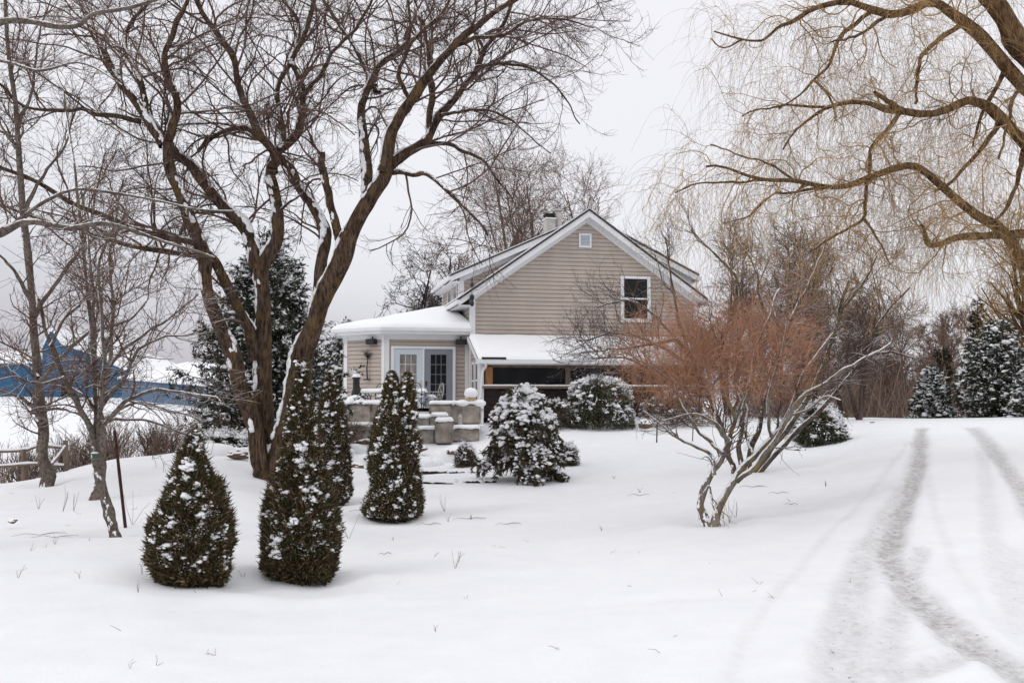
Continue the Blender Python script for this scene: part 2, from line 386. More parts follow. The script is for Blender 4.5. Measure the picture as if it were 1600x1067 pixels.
gm = mat('ground_snow', SNOWC, 0.6, 0.25); q = NB(gm)
at = q.n('ShaderNodeAttribute'); at.attribute_name = 'slush'
c = q.coord(); n1 = q.noise(c, 2.2, 7, 0.62); n2 = q.noise(c, 45, 3, 0.6); n3 = q.noise(q.coord((1, 1, 1)), 14, 5, 0.7)
nst = q.noise(q.coord((1.0, 0.35, 1)), 9, 6, 0.7)
mask = q.math('MULTIPLY', at.outputs['Fac'], q.math('ADD', q.math('MULTIPLY', nst, 2.6), -0.32), clamp=True)
snowc = q.ramp(n1, [(0.3, (0.825, 0.832, 0.86)), (0.7, (0.875, 0.88, 0.90))])
slush = q.ramp(n3, [(0.28, (0.28, 0.26, 0.25)), (0.5, (0.50, 0.485, 0.48)), (0.72, (0.70, 0.695, 0.70))])
colr = q.mix(mask, snowc, slush)
grit = q.math('MULTIPLY', q.math('GREATER_THAN', q.noise(q.coord((1, .6, 1)), 26, 2, 0.5), 0.70), q.math('MULTIPLY', at.outputs['Fac'], 2.0, clamp=True), clamp=True)
colr = q.mix(q.math('MULTIPLY', grit, 0.75), colr, (0.16, 0.14, 0.13))
q.col(colr)
hsum = q.math('ADD', q.math('MULTIPLY', n2, 0.25), q.math('MULTIPLY', n3, q.math('ADD', at.outputs['Fac'], 0.35)))
q.bump(hsum, 0.5, 0.035)
ground = acc.build('ground', gm, None, True); ground['kind'] = 'structure'
a_ = ground.data.attributes.new('slush', 'FLOAT', 'POINT'); a_.data.foreach_set('value', TM.ravel().astype(np.float32))

# ---------------------------------------------------------------- tree machinery
def catmull(pts, n):
    p = np.asarray(pts, float); p = np.vstack([2*p[0]-p[1], p, 2*p[-1]-p[-2]])
    m = len(p)-3; t = np.linspace(0, m-1e-6, n); i = t.astype(int); f = (t-i)[:, None]
    a, b, c_, d = p[i], p[i+1], p[i+2], p[i+3]
    return 0.5*((2*b)+(-a+c_)*f+(2*a-5*b+4*c_-d)*f*f+(-a+3*b-3*c_+d)*f**3)
NL = 28
def limb(tr, Y0, Y1=None, r0=10, r1=3):
    """limb along photo points, distance going Y0->Y1; radii in photo pixels"""
    if Y1 is None: Y1 = Y0
    n = len(tr); pts = [P(q[0], q[1], Y0+(Y1-Y0)*i/(n-1)) for i, q in enumerate(tr)]
    pts = catmull(pts, NL)
    s = np.linspace(0, 1, NL); r = (r0+(r1-r0)*s**0.8)*Y0/F
    wg = rng.normal(size=(NL, 3)); wg[1:-1] = (wg[:-2]+wg[1:-1]*1.5+wg[2:])/3.5; wg[0] = 0; wg[1] *= .4
    pts = pts+wg*np.minimum(r*.38+.008, np.linalg.norm(pts[-1]-pts[0])/NL*.22)[:, None]
    r = r*(1+0.07*np.sin(s*23+Y0*7+r0)+0.05*np.sin(s*51+r1))
    return pts, r
def spawn(par, rad, K, ln, ang=(35, 65), n=6, wig=0.25, trop=(0, 0, 0.05), rf=0.5, fr=(0.15, 1.0), rmax=0.05, rmin=0.004, bias=(0, 0, 0), wt=None, endr=0.45, lenfall=0.45, cv=0.10):
    par = np.asarray(par); rad = np.asarray(rad); Mp, Np, _ = par.shape
    sl_ = np.linalg.norm(np.diff(par, axis=1), axis=2).sum(1)
    pw = sl_*(wt if wt is not None else 1); pw = pw/pw.sum()
    pi = rng.choice(Mp, K, p=pw); s = rng.uniform(fr[0], fr[1], K)
    x = s*(Np-1); i = np.minimum(x.astype(int), Np-2); f = (x-i)[:, None]
    pos = par[pi, i]*(1-f)+par[pi, i+1]*f; tan = norm(par[pi, i+1]-par[pi, i])
    r = rad[pi, i]*(1-f[:, 0])+rad[pi, i+1]*f[:, 0]
    rv = rng.normal(size=(K, 3)); perp = norm(rv-(rv*tan).sum(1, keepdims=True)*tan)
    a = np.radians(rng.uniform(ang[0], ang[1], K))[:, None]
    d = norm(tan*np.cos(a)+perp*np.sin(a)+np.array(bias)); curl = rng.normal(size=(K, 3))*cv
    Ln = rng.uniform(ln[0], ln[1], K)*(1-lenfall*s)
    out = np.zeros((K, n, 3)); out[:, 0] = pos
    tr = np.array(trop)
    for k in range(1, n):
        d = norm(d+rng.normal(size=(K, 3))*wig+tr+curl)
        out[:, k] = out[:, k-1]+d*(Ln/(n-1))[:, None]
    r0 = np.clip(r*rf*rng.uniform(0.7, 1.1, K), rmin, rmax)
    rr = r0[:, None]*np.linspace(1, endr, n)[None]
    return out, np.maximum(rr, rmin*0.75)
def ico(sub):
    import bmesh
    b = bmesh.new(); bmesh.ops.create_icosphere(b, subdivisions=sub, radius=1)
    v = np.array([x.co[:] for x in b.verts]); f = np.array([[q.index for q in x.verts] for x in b.faces]); b.free(); return v, f
ICO2 = ico(2); ICO1 = ico(1); ICO3 = ico(3)
def snow_on(limbs, acc, dens=0.5, thick=0.5, maxlen=7, rminn=0.02):
    """crusty snow lodged on the upper and windward side of the limbs"""
    for q_, (pts, r) in enumerate(limbs):
        L_ = np.linalg.norm(np.diff(pts, axis=0), axis=1).sum(); K = int(L_/max(r.mean(), .01)*5.0)
        s_ = rng.random(K); mask = np.sin(s_*L_*2.3+q_*1.7)*.5+np.sin(s_*L_*6.1+q_)*.35+np.sin(s_*L_*15+q_*3)*.2+rng.normal(size=K)*.12
        s_ = s_[mask > 1-2*dens]
        if not len(s_): continue
        x = s_*(NL-1); i = np.minimum(x.astype(int), NL-2); f = (x-i)[:, None]
        p = pts[i]*(1-f)+pts[i+1]*f; t = norm(pts[i+1]-pts[i]); rr = r[i]*(1-f[:, 0])+r[i+1]*f[:, 0]
        up = np.array([-0.32, -0.12, 1.0]); n_ = up-(t*up).sum(1, keepdims=True)*t; mag = np.linalg.norm(n_, axis=1); n_ = norm(n_); b_ = np.cross(t, n_)
        a_ = rng.normal(size=len(s_))*.38*(.35+.65*np.clip(mag, 0, 1)); d = n_*np.cos(a_)[:, None]+b_*np.sin(a_)[:, None]
        ok = rr > rminn*.5; p = p+d*(rr*.90)[:, None]
        sz = (rr*.30*thick*2*rng.uniform(.5, 1.2, len(rr))).clip(.008, .085)
        V, Fc = ICO1; K2 = int(ok.sum())
        if not K2: continue
        V3 = (V[None, :, 0:1]*t[ok][:, None, :]*rng.uniform(1.3, 2.6, (K2, 1, 1))+V[None, :, 1:2]*b_[ok][:, None, :]+V[None, :, 2:3]*d[ok][:, None, :]*.7)*sz[ok][:, None, None]*(1+rng.normal(size=(K2, len(V), 1))*.15)+p[ok][:, None, :]
        acc.add(V3.reshape(-1, 3), (Fc[None]+(np.arange(K2)*len(V))[:, None, None]).reshape(-1, 3))
    return acc

# ================================================================ MAPLE
def Lm(spec): return [limb(*s) for s in spec]
mY = 21.0
maple_main = Lm([
 ([(412,748),(408,725),(392,640),(374,575),(349,524),(324,453),(313,392),(285,315),(262,262),(260,225)], mY, mY-.8, 15, 7.5),
 ([(432,745),(424,700),(415,640),(410,554),(407,453),(410,413),(432,367),(435,332),(422,286),(425,262)], mY+.2, mY+.3, 16, 8),
 ([(436,748),(436,710),(442,686),(468,585),(483,529),(508,453),(539,392),(564,337),(589,291),(604,262)], mY+.1, mY-.2, 21.5, 10.5),
])
maple_limb = Lm([
 ([(260,225),(270,187),(277,161),(259,109),(262,75),(277,30),(292,0),(305,-60)], mY-.8, mY-1.6, 8, 2.5),
 ([(255,228),(225,180),(187,127),(161,82),(142,45),(124,0),(105,-60)], mY-.8, mY-.2, 8, 2.5),
 ([(221,190),(161,180),(127,170),(90,174),(37,167),(0,131),(-60,110)], mY-.6, mY-1.8, 4.6, 1.5),
 ([(225,182),(225,150),(214,112),(199,82),(195,56),(210,30),(232,0),(245,-50)], mY-.7, mY+.8, 5.5, 2),
 ([(402,420),(390,380),(372,345),(331,300),(300,260),(273,238),(250,215),(228,178)], mY+.2, mY+.1, 11, 7),
 ([(400,560),(392,524),(371,483),(345,435),(326,402),(311,385),(281,378),(210,360),(170,340),(110,315),(50,280),(-10,258)], mY+.15, mY-1.5, 10, 2.5),
 ([(320,402),(281,395),(187,378),(131,360),(70,345),(0,320),(-50,300)], mY+.1, mY+1.2, 5.5, 1.6),
 ([(425,268),(423,250),(442,232),(468,202),(472,150),(468,120),(457,97),(476,56),(491,0),(505,-60)], mY+.3, mY+1.2, 9, 3),
 ([(425,262),(431,244),(405,210),(378,150),(363,90),(337,45),(311,8),(285,-50)], mY+.3, mY-.9, 8, 3),
 ([(440,232),(442,210),(435,169),(435,131),(461,82),(465,37),(442,0),(430,-50)], mY+.3, mY+1.8, 6, 2),
 ([(493,500),(502,423),(509,365),(492,330),(465,285),(442,252),(415,222),(385,200),(345,205),(310,235)], mY+.1, mY+.7, 12, 3),
 ([(530,385),(528,360),(518,321),(510,290),(503,262),(502,240)], mY, mY-.3, 7, 5.5),
 ([(600,268),(614,204),(636,166),(670,115),(708,72),(750,34),(806,0),(870,-50)], mY-.2, mY-1.2, 11, 3),
 ([(593,282),(631,238),(661,217),(687,183),(716,149),(742,115),(759,76),(793,25),(820,-50)], mY-.1, mY+1.1, 10, 2.5),
 ([(614,256),(653,229),(695,225),(725,238),(755,251),(776,280),(800,310)], mY, mY+1.8, 5, 1.2),
 ([(608,268),(640,273),(670,272),(695,297),(725,323),(759,361),(767,395)], mY, mY-1.4, 5, 1.2),
 ([(572,312),(572,238),(563,178),(576,140),(597,102),(627,76),(640,51),(636,0),(640,-50)], mY, mY+2, 9, 3),
 ([(670,200),(674,160),(674,127),(665,55),(653,21),(640,-40)], mY+.2, mY+.2, 6, 2.5),
 ([(590,145),(580,127),(555,76),(534,42),(504,0),(480,-50)], mY+.8, mY+1.6, 5.5, 2),
 ([(708,72),(745,60),(784,55),(830,32),(880,30),(930,45)], mY-.6, mY-1.6, 4, 1),
 ([(745,105),(790,100),(840,112),(880,150),(905,195)], mY+.6, mY+1.5, 3, 0.9),
 ([(690,180),(735,172),(785,180),(830,215),(860,240)], mY+.3, mY-1, 3, 0.9),
 ([(435,332),(450,318),(478,300)], mY+.2, mY, 3, 1.2),
 ([(472,150),(500,120),(520,80),(560,40),(590,-20)], mY+1, mY+.5, 4, 1.8),
 ([(640,160),(625,120),(640,70),(690,20),(720,-40)], mY-.5, mY-1.5, 4, 2),
])
def build_tree(name, label, cat, baseY_limb, mains, limbs, bmat, tmat, levels, snow=None, sides=(18, 10), group=None, droop=None):
    base = tuple(mains[0][0][0]) if mains else tuple(limbs[0][0][0])
    g = H(base[0], base[1])
    rt = root(name, (base[0], base[1], g), label, cat, group=group)
    a = Acc()
    for pts, r in mains:
        d0 = norm(pts[1]-pts[0]+np.array([0, 0, .02])); gz_ = H(pts[0][0], pts[0][1])
        if pts[0][2] > gz_-.08: p_ = pts[0].copy(); p_ = p_-d0*min(1.2, (p_[2]-gz_+.12)/max(d0[2], .3)); pts[0] = p_; r[0] *= 1.15
    for kk, (pts, r) in enumerate(list(mains)+list(limbs)):
        ti = np.linspace(0, NL-1, NL*3); p3 = np.stack([np.interp(ti, range(NL), pts[:, j]) for j in range(3)], 1); r3 = np.interp(ti, range(NL), r)
        sd = sides[0] if kk < len(mains) else sides[1]; n0 = sum(len(q_) for q_ in a.v)
        a.tubes(p3, r3, sd); vv_ = a.v[-1].reshape(-1, sd, 3); ce = vv_.mean(1, keepdims=True)
        jit = 1+rng.normal(size=(len(vv_), sd, 1))*.05
        for q_ in range(3): jit[1:-1] = (jit[:-2]+jit[1:-1]+jit[2:])/3 if q_ else jit[1:-1]
        lob = 1+.07*np.sin(np.arange(sd)*2*np.pi/sd*3+np.linspace(0, 5, len(vv_))[:, None]+kk)[..., None]+.05*np.sin(np.arange(sd)*2*np.pi/sd*2-np.linspace(0, 17, len(vv_))[:, None])[..., None]
        a.v[-1] = (ce+(vv_-ce)*jit*lob).reshape(-1, 3)
    part(a, 'trunk', bmat, rt)
    pr = np.array([l[0] for l in limbs]); rr = np.array([l[1] for l in limbs])
    cr_ = Acc(); gens = [(pr, rr)]
    for lv in levels:
        src = lv.pop('src', -1); sd = lv.pop('sides', 3)
        p, r = spawn(*gens[src], **lv); gens.append((p, r)); cr_.tubes(p, r, sd)
    part(cr_, 'crown', tmat, rt)
    if snow:
        sa = snow_on(list(mains)+list(limbs), Acc(), *snow)
        if sa.n: part(sa, 'snow', M['snow_fine'], rt)
    return rt, gens
build_tree('maple_tree', 'large bare many-stemmed maple with snow-streaked trunks, nearest the sunroom', 'tree', 0, maple_main, maple_limb, M['maple'], M['maple_twig'], [
 dict(K=300, ln=(1.3, 3.8), ang=(25, 60), n=12, wig=0.16, trop=(0, 0, 0.015), rf=0.5, fr=(0.12, 1), rmax=0.026, rmin=0.010, sides=5, cv=.09),
 dict(K=2500, ln=(0.6, 1.7), ang=(25, 60), n=8, wig=0.17, trop=(0, 0, 0.02), rf=0.55, fr=(0.1, 1), rmax=0.0105, rmin=0.005, sides=4, cv=.10),
 dict(K=11000, ln=(0.2, 0.75), ang=(25, 60), n=6, wig=0.15, trop=(0, 0, 0.05), rf=0.7, fr=(0.1, 1), rmax=0.0055, rmin=0.0033, cv=.12),
 dict(K=6500, ln=(0.15, 0.45), ang=(25, 55), n=5, wig=0.15, trop=(0, 0, 0.06), rf=0.7, rmax=0.004, rmin=0.003, src=2, cv=.12),
 dict(K=9000, ln=(0.08, 0.28), ang=(30, 60), n=4, wig=0.15, trop=(0, 0, 0.05), rf=0.8, rmax=0.0035, rmin=0.0028, cv=.12),
], snow=(0.62, 0.62, 9))

# ================================================================ LEFT TREES
birch = Lm([([(73,768),(72,745),(68,700),(65,640),(55,560),(45,440),(38,330),(28,200),(15,100),(6,-40)], 19, 19.3, 11, 2.4)])
birch_l = Lm([
 ([(68,660),(50,635),(25,618),(-20,605)], 19, 18, 4.5, 1.5),
 ([(60,590),(40,570),(10,572),(-30,590)], 19, 20, 3.5, 1),
 ([(50,500),(90,440),(130,380),(150,300),(165,240)], 19.1, 20, 4, 1),
 ([(48,470),(20,420),(-20,380)], 19.1, 18.2, 4, 1),
 ([(38,330),(70,270),(100,230),(125,150)], 19.2, 20, 3.5, 1),
 ([(32,240),(5,200),(-20,130)], 19.2, 19, 3, 1),
 ([(60,600),(95,560),(140,520),(200,500),(230,470)], 19, 18, 4, 1),
 ([(28,200),(50,140),(60,60),(80,0)], 19.2, 20, 3, 1),
 ([(66,640),(100,640),(140,655)], 19, 20, 3, 1)])
build_tree('young_tree', 'slim pale-barked bare tree at the far left, by the rail fence', 'tree', 0, birch, birch+birch_l, M['left_bark'], M['left_twig'], [
 dict(K=90, ln=(0.5, 1.9), ang=(35, 70), n=7, wig=0.2, trop=(0, 0, 0.06), rf=0.45, fr=(0.2, 1), rmax=0.02, rmin=0.008, sides=4),
 dict(K=650, ln=(0.3, 1.0), ang=(25, 60), n=5, wig=0.2, trop=(0, 0, 0.06), rf=0.7, rmax=0.01, rmin=0.005),
 dict(K=1700, ln=(0.15, 0.5), ang=(25, 60), n=4, wig=0.15, trop=(0, 0, 0.06), rf=0.7, rmax=0.006, rmin=0.0036)], snow=(0.15, 0.4))
l2 = Lm([([(182,842),(172,805),(160,765),(152,725),(148,690)], 12.5, 12.6, 8.5, 6.8)])
l2_l = Lm([
 ([(148,692),(138,660),(118,625),(100,590),(85,550),(70,510),(60,470)], 12.6, 12.2, 5.5, 2.2),
 ([(149,692),(150,650),(148,600),(142,520),(132,420),(124,320),(112,230),(98,140)], 12.6, 13.0, 4.6, 1.4),
 ([(152,690),(160,620),(163,560),(158,500),(155,420),(178,350),(190,280)], 12.6, 12.2, 4, 1.2),
 ([(156,672),(190,632),(235,610),(275,612),(330,620),(345,628)], 12.6, 11.7, 4, 1.2),
 ([(156,660),(190,655),(240,660),(290,680),(320,690)], 12.6, 13.5, 3, 1),
 ([(100,590),(60,600),(20,590),(-20,600)], 12.3, 11.4, 3, 1),
 ([(152,590),(200,540),(260,500),(310,460)], 12.7, 13.5, 3.5, 1.1),
 ([(155,640),(195,590),(215,550),(250,530),(300,520)], 12.7, 11.6, 3.6, 1.2),
 ([(80,540),(100,500),(130,470),(150,430)], 12.3, 13, 3, 1)])
build_tree('small_tree', 'small leaning bare tree left of the rusty stake, with a fork low down', 'tree', 0, l2, l2_l, M['left_bark'], M['left_twig'], [
 dict(K=120, ln=(0.3, 1.2), ang=(30, 65), n=7, wig=0.2, trop=(0, 0, 0.05), rf=0.5, fr=(0.15, 1), rmax=0.013, rmin=0.005, sides=4),
 dict(K=560, ln=(0.2, 0.7), ang=(25, 60), n=5, wig=0.2, trop=(0, 0, 0.05), rf=0.7, rmax=0.007, rmin=0.0034),
 dict(K=1300, ln=(0.1, 0.35), ang=(25, 60), n=4, wig=0.15, trop=(0, 0, 0.05), rf=0.7, rmax=0.004, rmin=0.0024)], snow=(0.4, 0.4, 7, 0.006))
l3 = Lm([([(148,782),(158,740),(160,690),(156,640)], 17, 17, 8, 5)])
l3_l = Lm([([(156,642),(150,560),(146,480),(140,400),(128,300)], 17, 17.4, 4.2, 1.5), ([(158,640),(172,560),(176,470),(170,400),(196,330)], 17, 16.4, 3.6, 1.5),
 ([(160,655),(210,630),(260,640),(310,655)], 17, 18, 3, 1), ([(158,650),(120,610),(70,600)], 17, 18, 3, 1)])
build_tree('background_tree', 'grey bare tree standing just behind the small leaning tree', 'tree', 0, l3, l3_l, M['left_bark'], M['left_twig'], [
 dict(K=60, ln=(0.5, 1.5), ang=(30, 65), n=6, wig=0.2, trop=(0, 0, 0.05), rf=0.5, rmax=0.016, rmin=0.007, sides=4),
 dict(K=450, ln=(0.3, 0.8), ang=(25, 60), n=5, wig=0.2, trop=(0, 0, 0.05), rf=0.7, rmax=0.008, rmin=0.0045),
 dict(K=900, ln=(0.1, 0.4), ang=(25, 60), n=4, wig=0.15, trop=(0, 0, 0.05), rf=0.7, rmax=0.005, rmin=0.0034)], snow=(0.3, 0.4, 7, 0.02))
l0 = Lm([([(-190,960),(-185,800),(-170,600),(-150,400),(-150,200),(-160,50),(-170,-60)], 11, 11.2, 22, 9)])
l0_l = Lm([
 ([(-165,520),(-100,440),(-40,385),(0,362),(45,346),(110,355),(165,350),(250,375),(335,402)], 11, 11.6, 10, 1.6),
 ([(-5,364),(40,335),(80,310),(130,295),(220,308),(300,326),(370,330)], 11.2, 12.4, 4, 1.2),
 ([(-155,230),(-80,80),(0,36),(60,36),(110,40),(150,22),(230,5),(290,-20)], 11, 10.5, 7, 2),
 ([(-150,200),(-60,140),(0,95),(60,110),(130,100),(190,130)], 11, 10.6, 4, 1)])
build_tree('overhanging_tree', 'bare tree rooted outside the left edge, its snowy grey boughs reaching in', 'tree', 0, l0, l0_l, M['left_bark'], M['left_twig'], [
 dict(K=55, ln=(0.4, 1.2), ang=(30, 60), n=7, wig=0.2, trop=(0, 0, 0.04), rf=0.4, fr=(0.3, 1), rmax=0.011, rmin=0.005, sides=4),
 dict(K=260, ln=(0.2, 0.6), ang=(25, 60), n=5, wig=0.2, trop=(0, 0, 0.03), rf=0.7, rmax=0.006, rmin=0.003),
 dict(K=500, ln=(0.1, 0.3), ang=(25, 60), n=4, wig=0.15, trop=(0, 0, 0.05), rf=0.7, rmax=0.004, rmin=0.002)], snow=(0.75, 0.55, 9, 0.012))

# ================================================================ WILLOW
wY = 17.0
wil_main = Lm([
 ([(1880,800),(1860,690),(1830,560),(1790,450),(1740,340)], wY+1, wY+.6, 44, 30),
 ([(1740,345),(1690,230),(1640,130),(1590,60),(1550,0),(1530,-60)], wY+.6, wY+.4, 22, 14),
 ([(1745,350),(1720,200),(1660,60),(1640,-60)], wY+.6, wY+1.5, 16, 9),
])
wil_limb = Lm([
 ([(1790,470),(1720,450),(1650,440),(1605,417),(1571,366),(1532,342),(1484,303),(1445,272),(1421,260),(1386,264),(1350,277),(1315,291),(1276,291),(1240,281),(1201,281),(1169,275),(1130,260),(1100,262)], wY+.6, wY-.6, 10.5, 1.4),
 ([(1755,380),(1680,310),(1600,224),(1571,197),(1544,169),(1512,157),(1480,173),(1445,179),(1410,173),(1382,173),(1358,161),(1331,159),(1295,169),(1272,181),(1240,205),(1220,235)], wY+.6, wY+.2, 11, 1.3),
 ([(1700,240),(1640,170),(1600,130),(1559,90),(1516,47),(1488,24),(1461,4),(1429,12),(1394,20),(1362,14),(1335,6),(1295,10),(1264,18),(1240,35),(1213,43),(1193,61),(1162,63),(1114,49)], wY+.5, wY+.9, 12.5, 1.1),
 ([(1410,173),(1390,160),(1366,144)], wY+.3, wY, 5, 3),
 ([(1740,350),(1660,355),(1600,366),(1540,368),(1492,370),(1453,384),(1447,365),(1443,350)], wY+.6, wY-.5, 10, 2),
 ([(1405,177),(1385,205),(1362,232),(1358,264),(1360,285)], wY+.3, wY, 4, 2),
 ([(1560,195),(1551,209),(1516,252),(1484,287),(1460,300)], wY+.5, wY+1.3, 5, 2),
 ([(1354,279),(1352,310),(1350,342),(1325,358),(1295,374),(1264,394)], wY, wY-.7, 3.5, 1.2),
 ([(1350,342),(1374,378),(1390,413)], wY-.3, wY+.3, 2.5, 1),
 ([(1290,292),(1272,295),(1230,302),(1205,305),(1170,338),(1130,350)], wY, wY+.9, 3, 1),
 ([(1362,16),(1340,35),(1311,63),(1295,102),(1272,126),(1248,150),(1215,170)], wY+.8, wY+1.2, 4, 1.2),
 ([(1272,126),(1295,150),(1308,185)], wY+.9, wY+.8, 2.4, 1.2),
 ([(1394,20),(1340,55),(1300,65)], wY+.8, wY, 3.5, 1.2),
 ([(1500,40),(1470,60),(1440,90),(1432,130),(1430,165)], wY+.7, wY+.9, 5, 2),
 ([(1575,95),(1560,130),(1530,190),(1520,230)], wY+.6, wY+1.1, 5, 1.5),
 ([(1600,235),(1590,280),(1570,330),(1545,350)], wY+.4, wY+1.4, 5, 1.5),
 ([(1600,130),(1580,160),(1575,200),(1560,250)], wY+.3, wY-.6, 4, 1.5),
 ([(1201,281),(1150,285),(1100,285),(1055,300)], wY-.2, wY-.9, 2.2, 1),
 ([(1240,281),(1200,255),(1150,240),(1110,225)], wY-.2, wY+.5, 2.2, 1),
 ([(1295,169),(1240,165),(1190,170),(1160,180)], wY+.2, wY-.5, 2.4, 1),
 ([(1160,62),(1130,75),(1110,60)], wY+.9, wY+.6, 1.6, .9),
])
wr, wg = build_tree('willow_tree', 'huge bare weeping willow with golden brown hanging twigs at the right edge', 'tree', 0, wil_main, wil_limb, M['willow'], M['willow_twig'], [
 dict(K=230, ln=(0.5, 2.0), ang=(30, 75), n=10, wig=0.28, trop=(0, 0, 0.0), rf=0.5, fr=(0.2, 1), rmax=0.014, rmin=0.0055, sides=5),
 dict(K=1300, ln=(0.4, 1.3), ang=(30, 70), n=8, wig=0.24, trop=(0, 0, -0.05), rf=0.5, rmax=0.007, rmin=0.0034, sides=4),
 dict(K=3900, ln=(0.5, 1.9), ang=(30, 80), n=10, wig=0.08, trop=(0, 0, -0.30), rf=0.5, rmax=0.0034, rmin=0.0022, fr=(.1, 1), lenfall=.1),
 dict(K=1300, ln=(0.5, 1.8), ang=(30, 80), n=10, wig=0.10, trop=(0, 0, -0.26), rf=0.4, rmax=0.0032, rmin=0.0019, fr=(.1, 1), src=1, lenfall=.1),
], snow=None, sides=(14, 9))

# ================================================================ ORANGE SHRUB + dark small tree behind
sY = 14.2
shr = Lm([([(1106,820),(1102,806),(1094,792),(1098,770),(1110,745),(1120,729),(1135,702),(1142,680),(1150,655),(1160,620)], sY, sY+.1, 6.5, 3.5),
 ([(1118,812),(1124,792),(1142,762),(1154,740),(1180,714),(1206,684),(1232,650),(1244,620),(1249,590),(1268,564),(1300,520)], sY, sY+.2, 7, 2)])
shr_l = Lm([
 ([(1150,752),(1187,717),(1215,680),(1247,627),(1285,601),(1315,579),(1340,567),(1390,535)], sY+.05, sY-.3, 5, 1.4),
 ([(1139,690),(1125,668),(1105,654),(1082,646),(1049,654),(1030,656)], sY, sY-.5, 3.6, 1.2),
 ([(1128,708),(1110,690),(1094,676),(1075,650),(1060,620),(1050,570)], sY, sY+.4, 3.6, 1.2),
 ([(1116,742),(1112,712),(1082,695),(1052,680),(1030,661),(1005,640)], sY, sY+.1, 3.4, 1),
 ([(1140,690),(1122,665),(1116,627),(1105,580),(1098,530)], sY, sY+.6, 4, 1.5),
 ([(1150,655),(1130,600),(1125,550),(1110,500)], sY, sY-.4, 3.4, 1.2),
 ([(1160,640),(1172,600),(1180,550),(1200,500),(1215,450)], sY, sY+.3, 3.2, 1.2),
 ([(1206,684),(1200,640),(1208,590),(1225,540),(1230,480)], sY+.1, sY-.4, 3, 1.2),
 ([(1100,770),(1108,760),(1112,780),(1118,800)], sY, sY, 2.4, 1.6),
 ([(1060,620),(1040,590),(1015,570),(985,560)], sY+.3, sY, 2, .9),
 ([(1180,714),(1165,680),(1168,640),(1150,600)], sY+.1, sY+.5, 3, 1.2),
 ([(1232,650),(1262,640),(1290,620),(1312,625)], sY+.1, sY-.2, 2.4, 1)])
rt, sg = build_tree('shrub', 'spreading shrub with fine orange twigs above twisted grey stems, alone on the lawn', 'shrub', 0, shr, shr+shr_l, M['shrub'], M['dark_twig'], [
 dict(K=110, ln=(0.3, 0.9), ang=(25, 60), n=7, wig=0.25, trop=(0, 0, 0.08), rf=0.55, fr=(0.45, 1), rmax=0.012, rmin=0.005, sides=4),
 dict(K=420, ln=(0.2, 0.7), ang=(25, 60), n=6, wig=0.2, trop=(0, 0, 0.1), rf=0.6, rmax=0.006, rmin=0.003)], snow=(0.62, 0.5, 8, 0.008))
# fine orange shoots filling an umbrella-shaped head
cc = np.array(P(1108, 552, sY)); K = 1500
gp, gr = sg[-2]; g2, gr2 = sg[-1]
ap_, ar_ = spawn(g2, gr2, 1500, (0.25, 0.75), (20, 65), 7, 0.15, (0, 0, 0.10), 0.8, rmax=0.0032, rmin=0.0022, cv=.1)
kk_ = (ap_[:, 0, 0] > cc[0]-1.6) & (ap_[:, -1, 0] < cc[0]+1.6) & (ap_[:, 0, 2] > cc[2]-.75); ap_ = ap_[kk_]; ar_ = ar_[kk_]
u = norm(rng.normal(size=(K, 3))); rr_ = rng.random(K)**0.5
st = cc+u*rr_[:, None]*np.array([1.45, 1.1, 0.74])
d = norm((st-cc)*np.array([0.35, 0.3, 0.1])+np.array([0, 0, 0.4])+rng.normal(size=(K, 3))*0.4)
pts = np.zeros((K, 7, 3)); pts[:, 0] = st-d*0.3
Ls = rng.uniform(0.25, 0.8, K); cu_ = rng.normal(size=(K, 3))*.12
for k in range(1, 7):
    d = norm(d+rng.normal(size=(K, 3))*0.13+cu_); pts[:, k] = pts[:, k-1]+d*(Ls/6)[:, None]
a = Acc(); a.tubes(pts, np.linspace(0.0034, 0.0018, 7)[None].repeat(K, 0)*rng.uniform(.7, 1.2, (K, 1)), 3); a.tubes(ap_, ar_, 3)
allp = np.concatenate([pts, ap_])
p2, r2 = spawn(allp, np.full(allp.shape[:2], 0.002), 9500, (0.08, 0.32), (25, 65), 4, 0.2, (0, 0, 0.06), 0.9, rmax=0.0021, rmin=0.0015)
keep = (np.abs(p2[:, 0, 0]-cc[0]) < 1.75) & (p2[:, 0, 2] > cc[2]-.72) & (p2[:, 0, 2] < cc[2]+.85); p2 = p2[keep]; r2 = r2[keep]
a.tubes(p2, r2, 3)
part(a, 'orange_shoots', M['orange_twig'], rt)

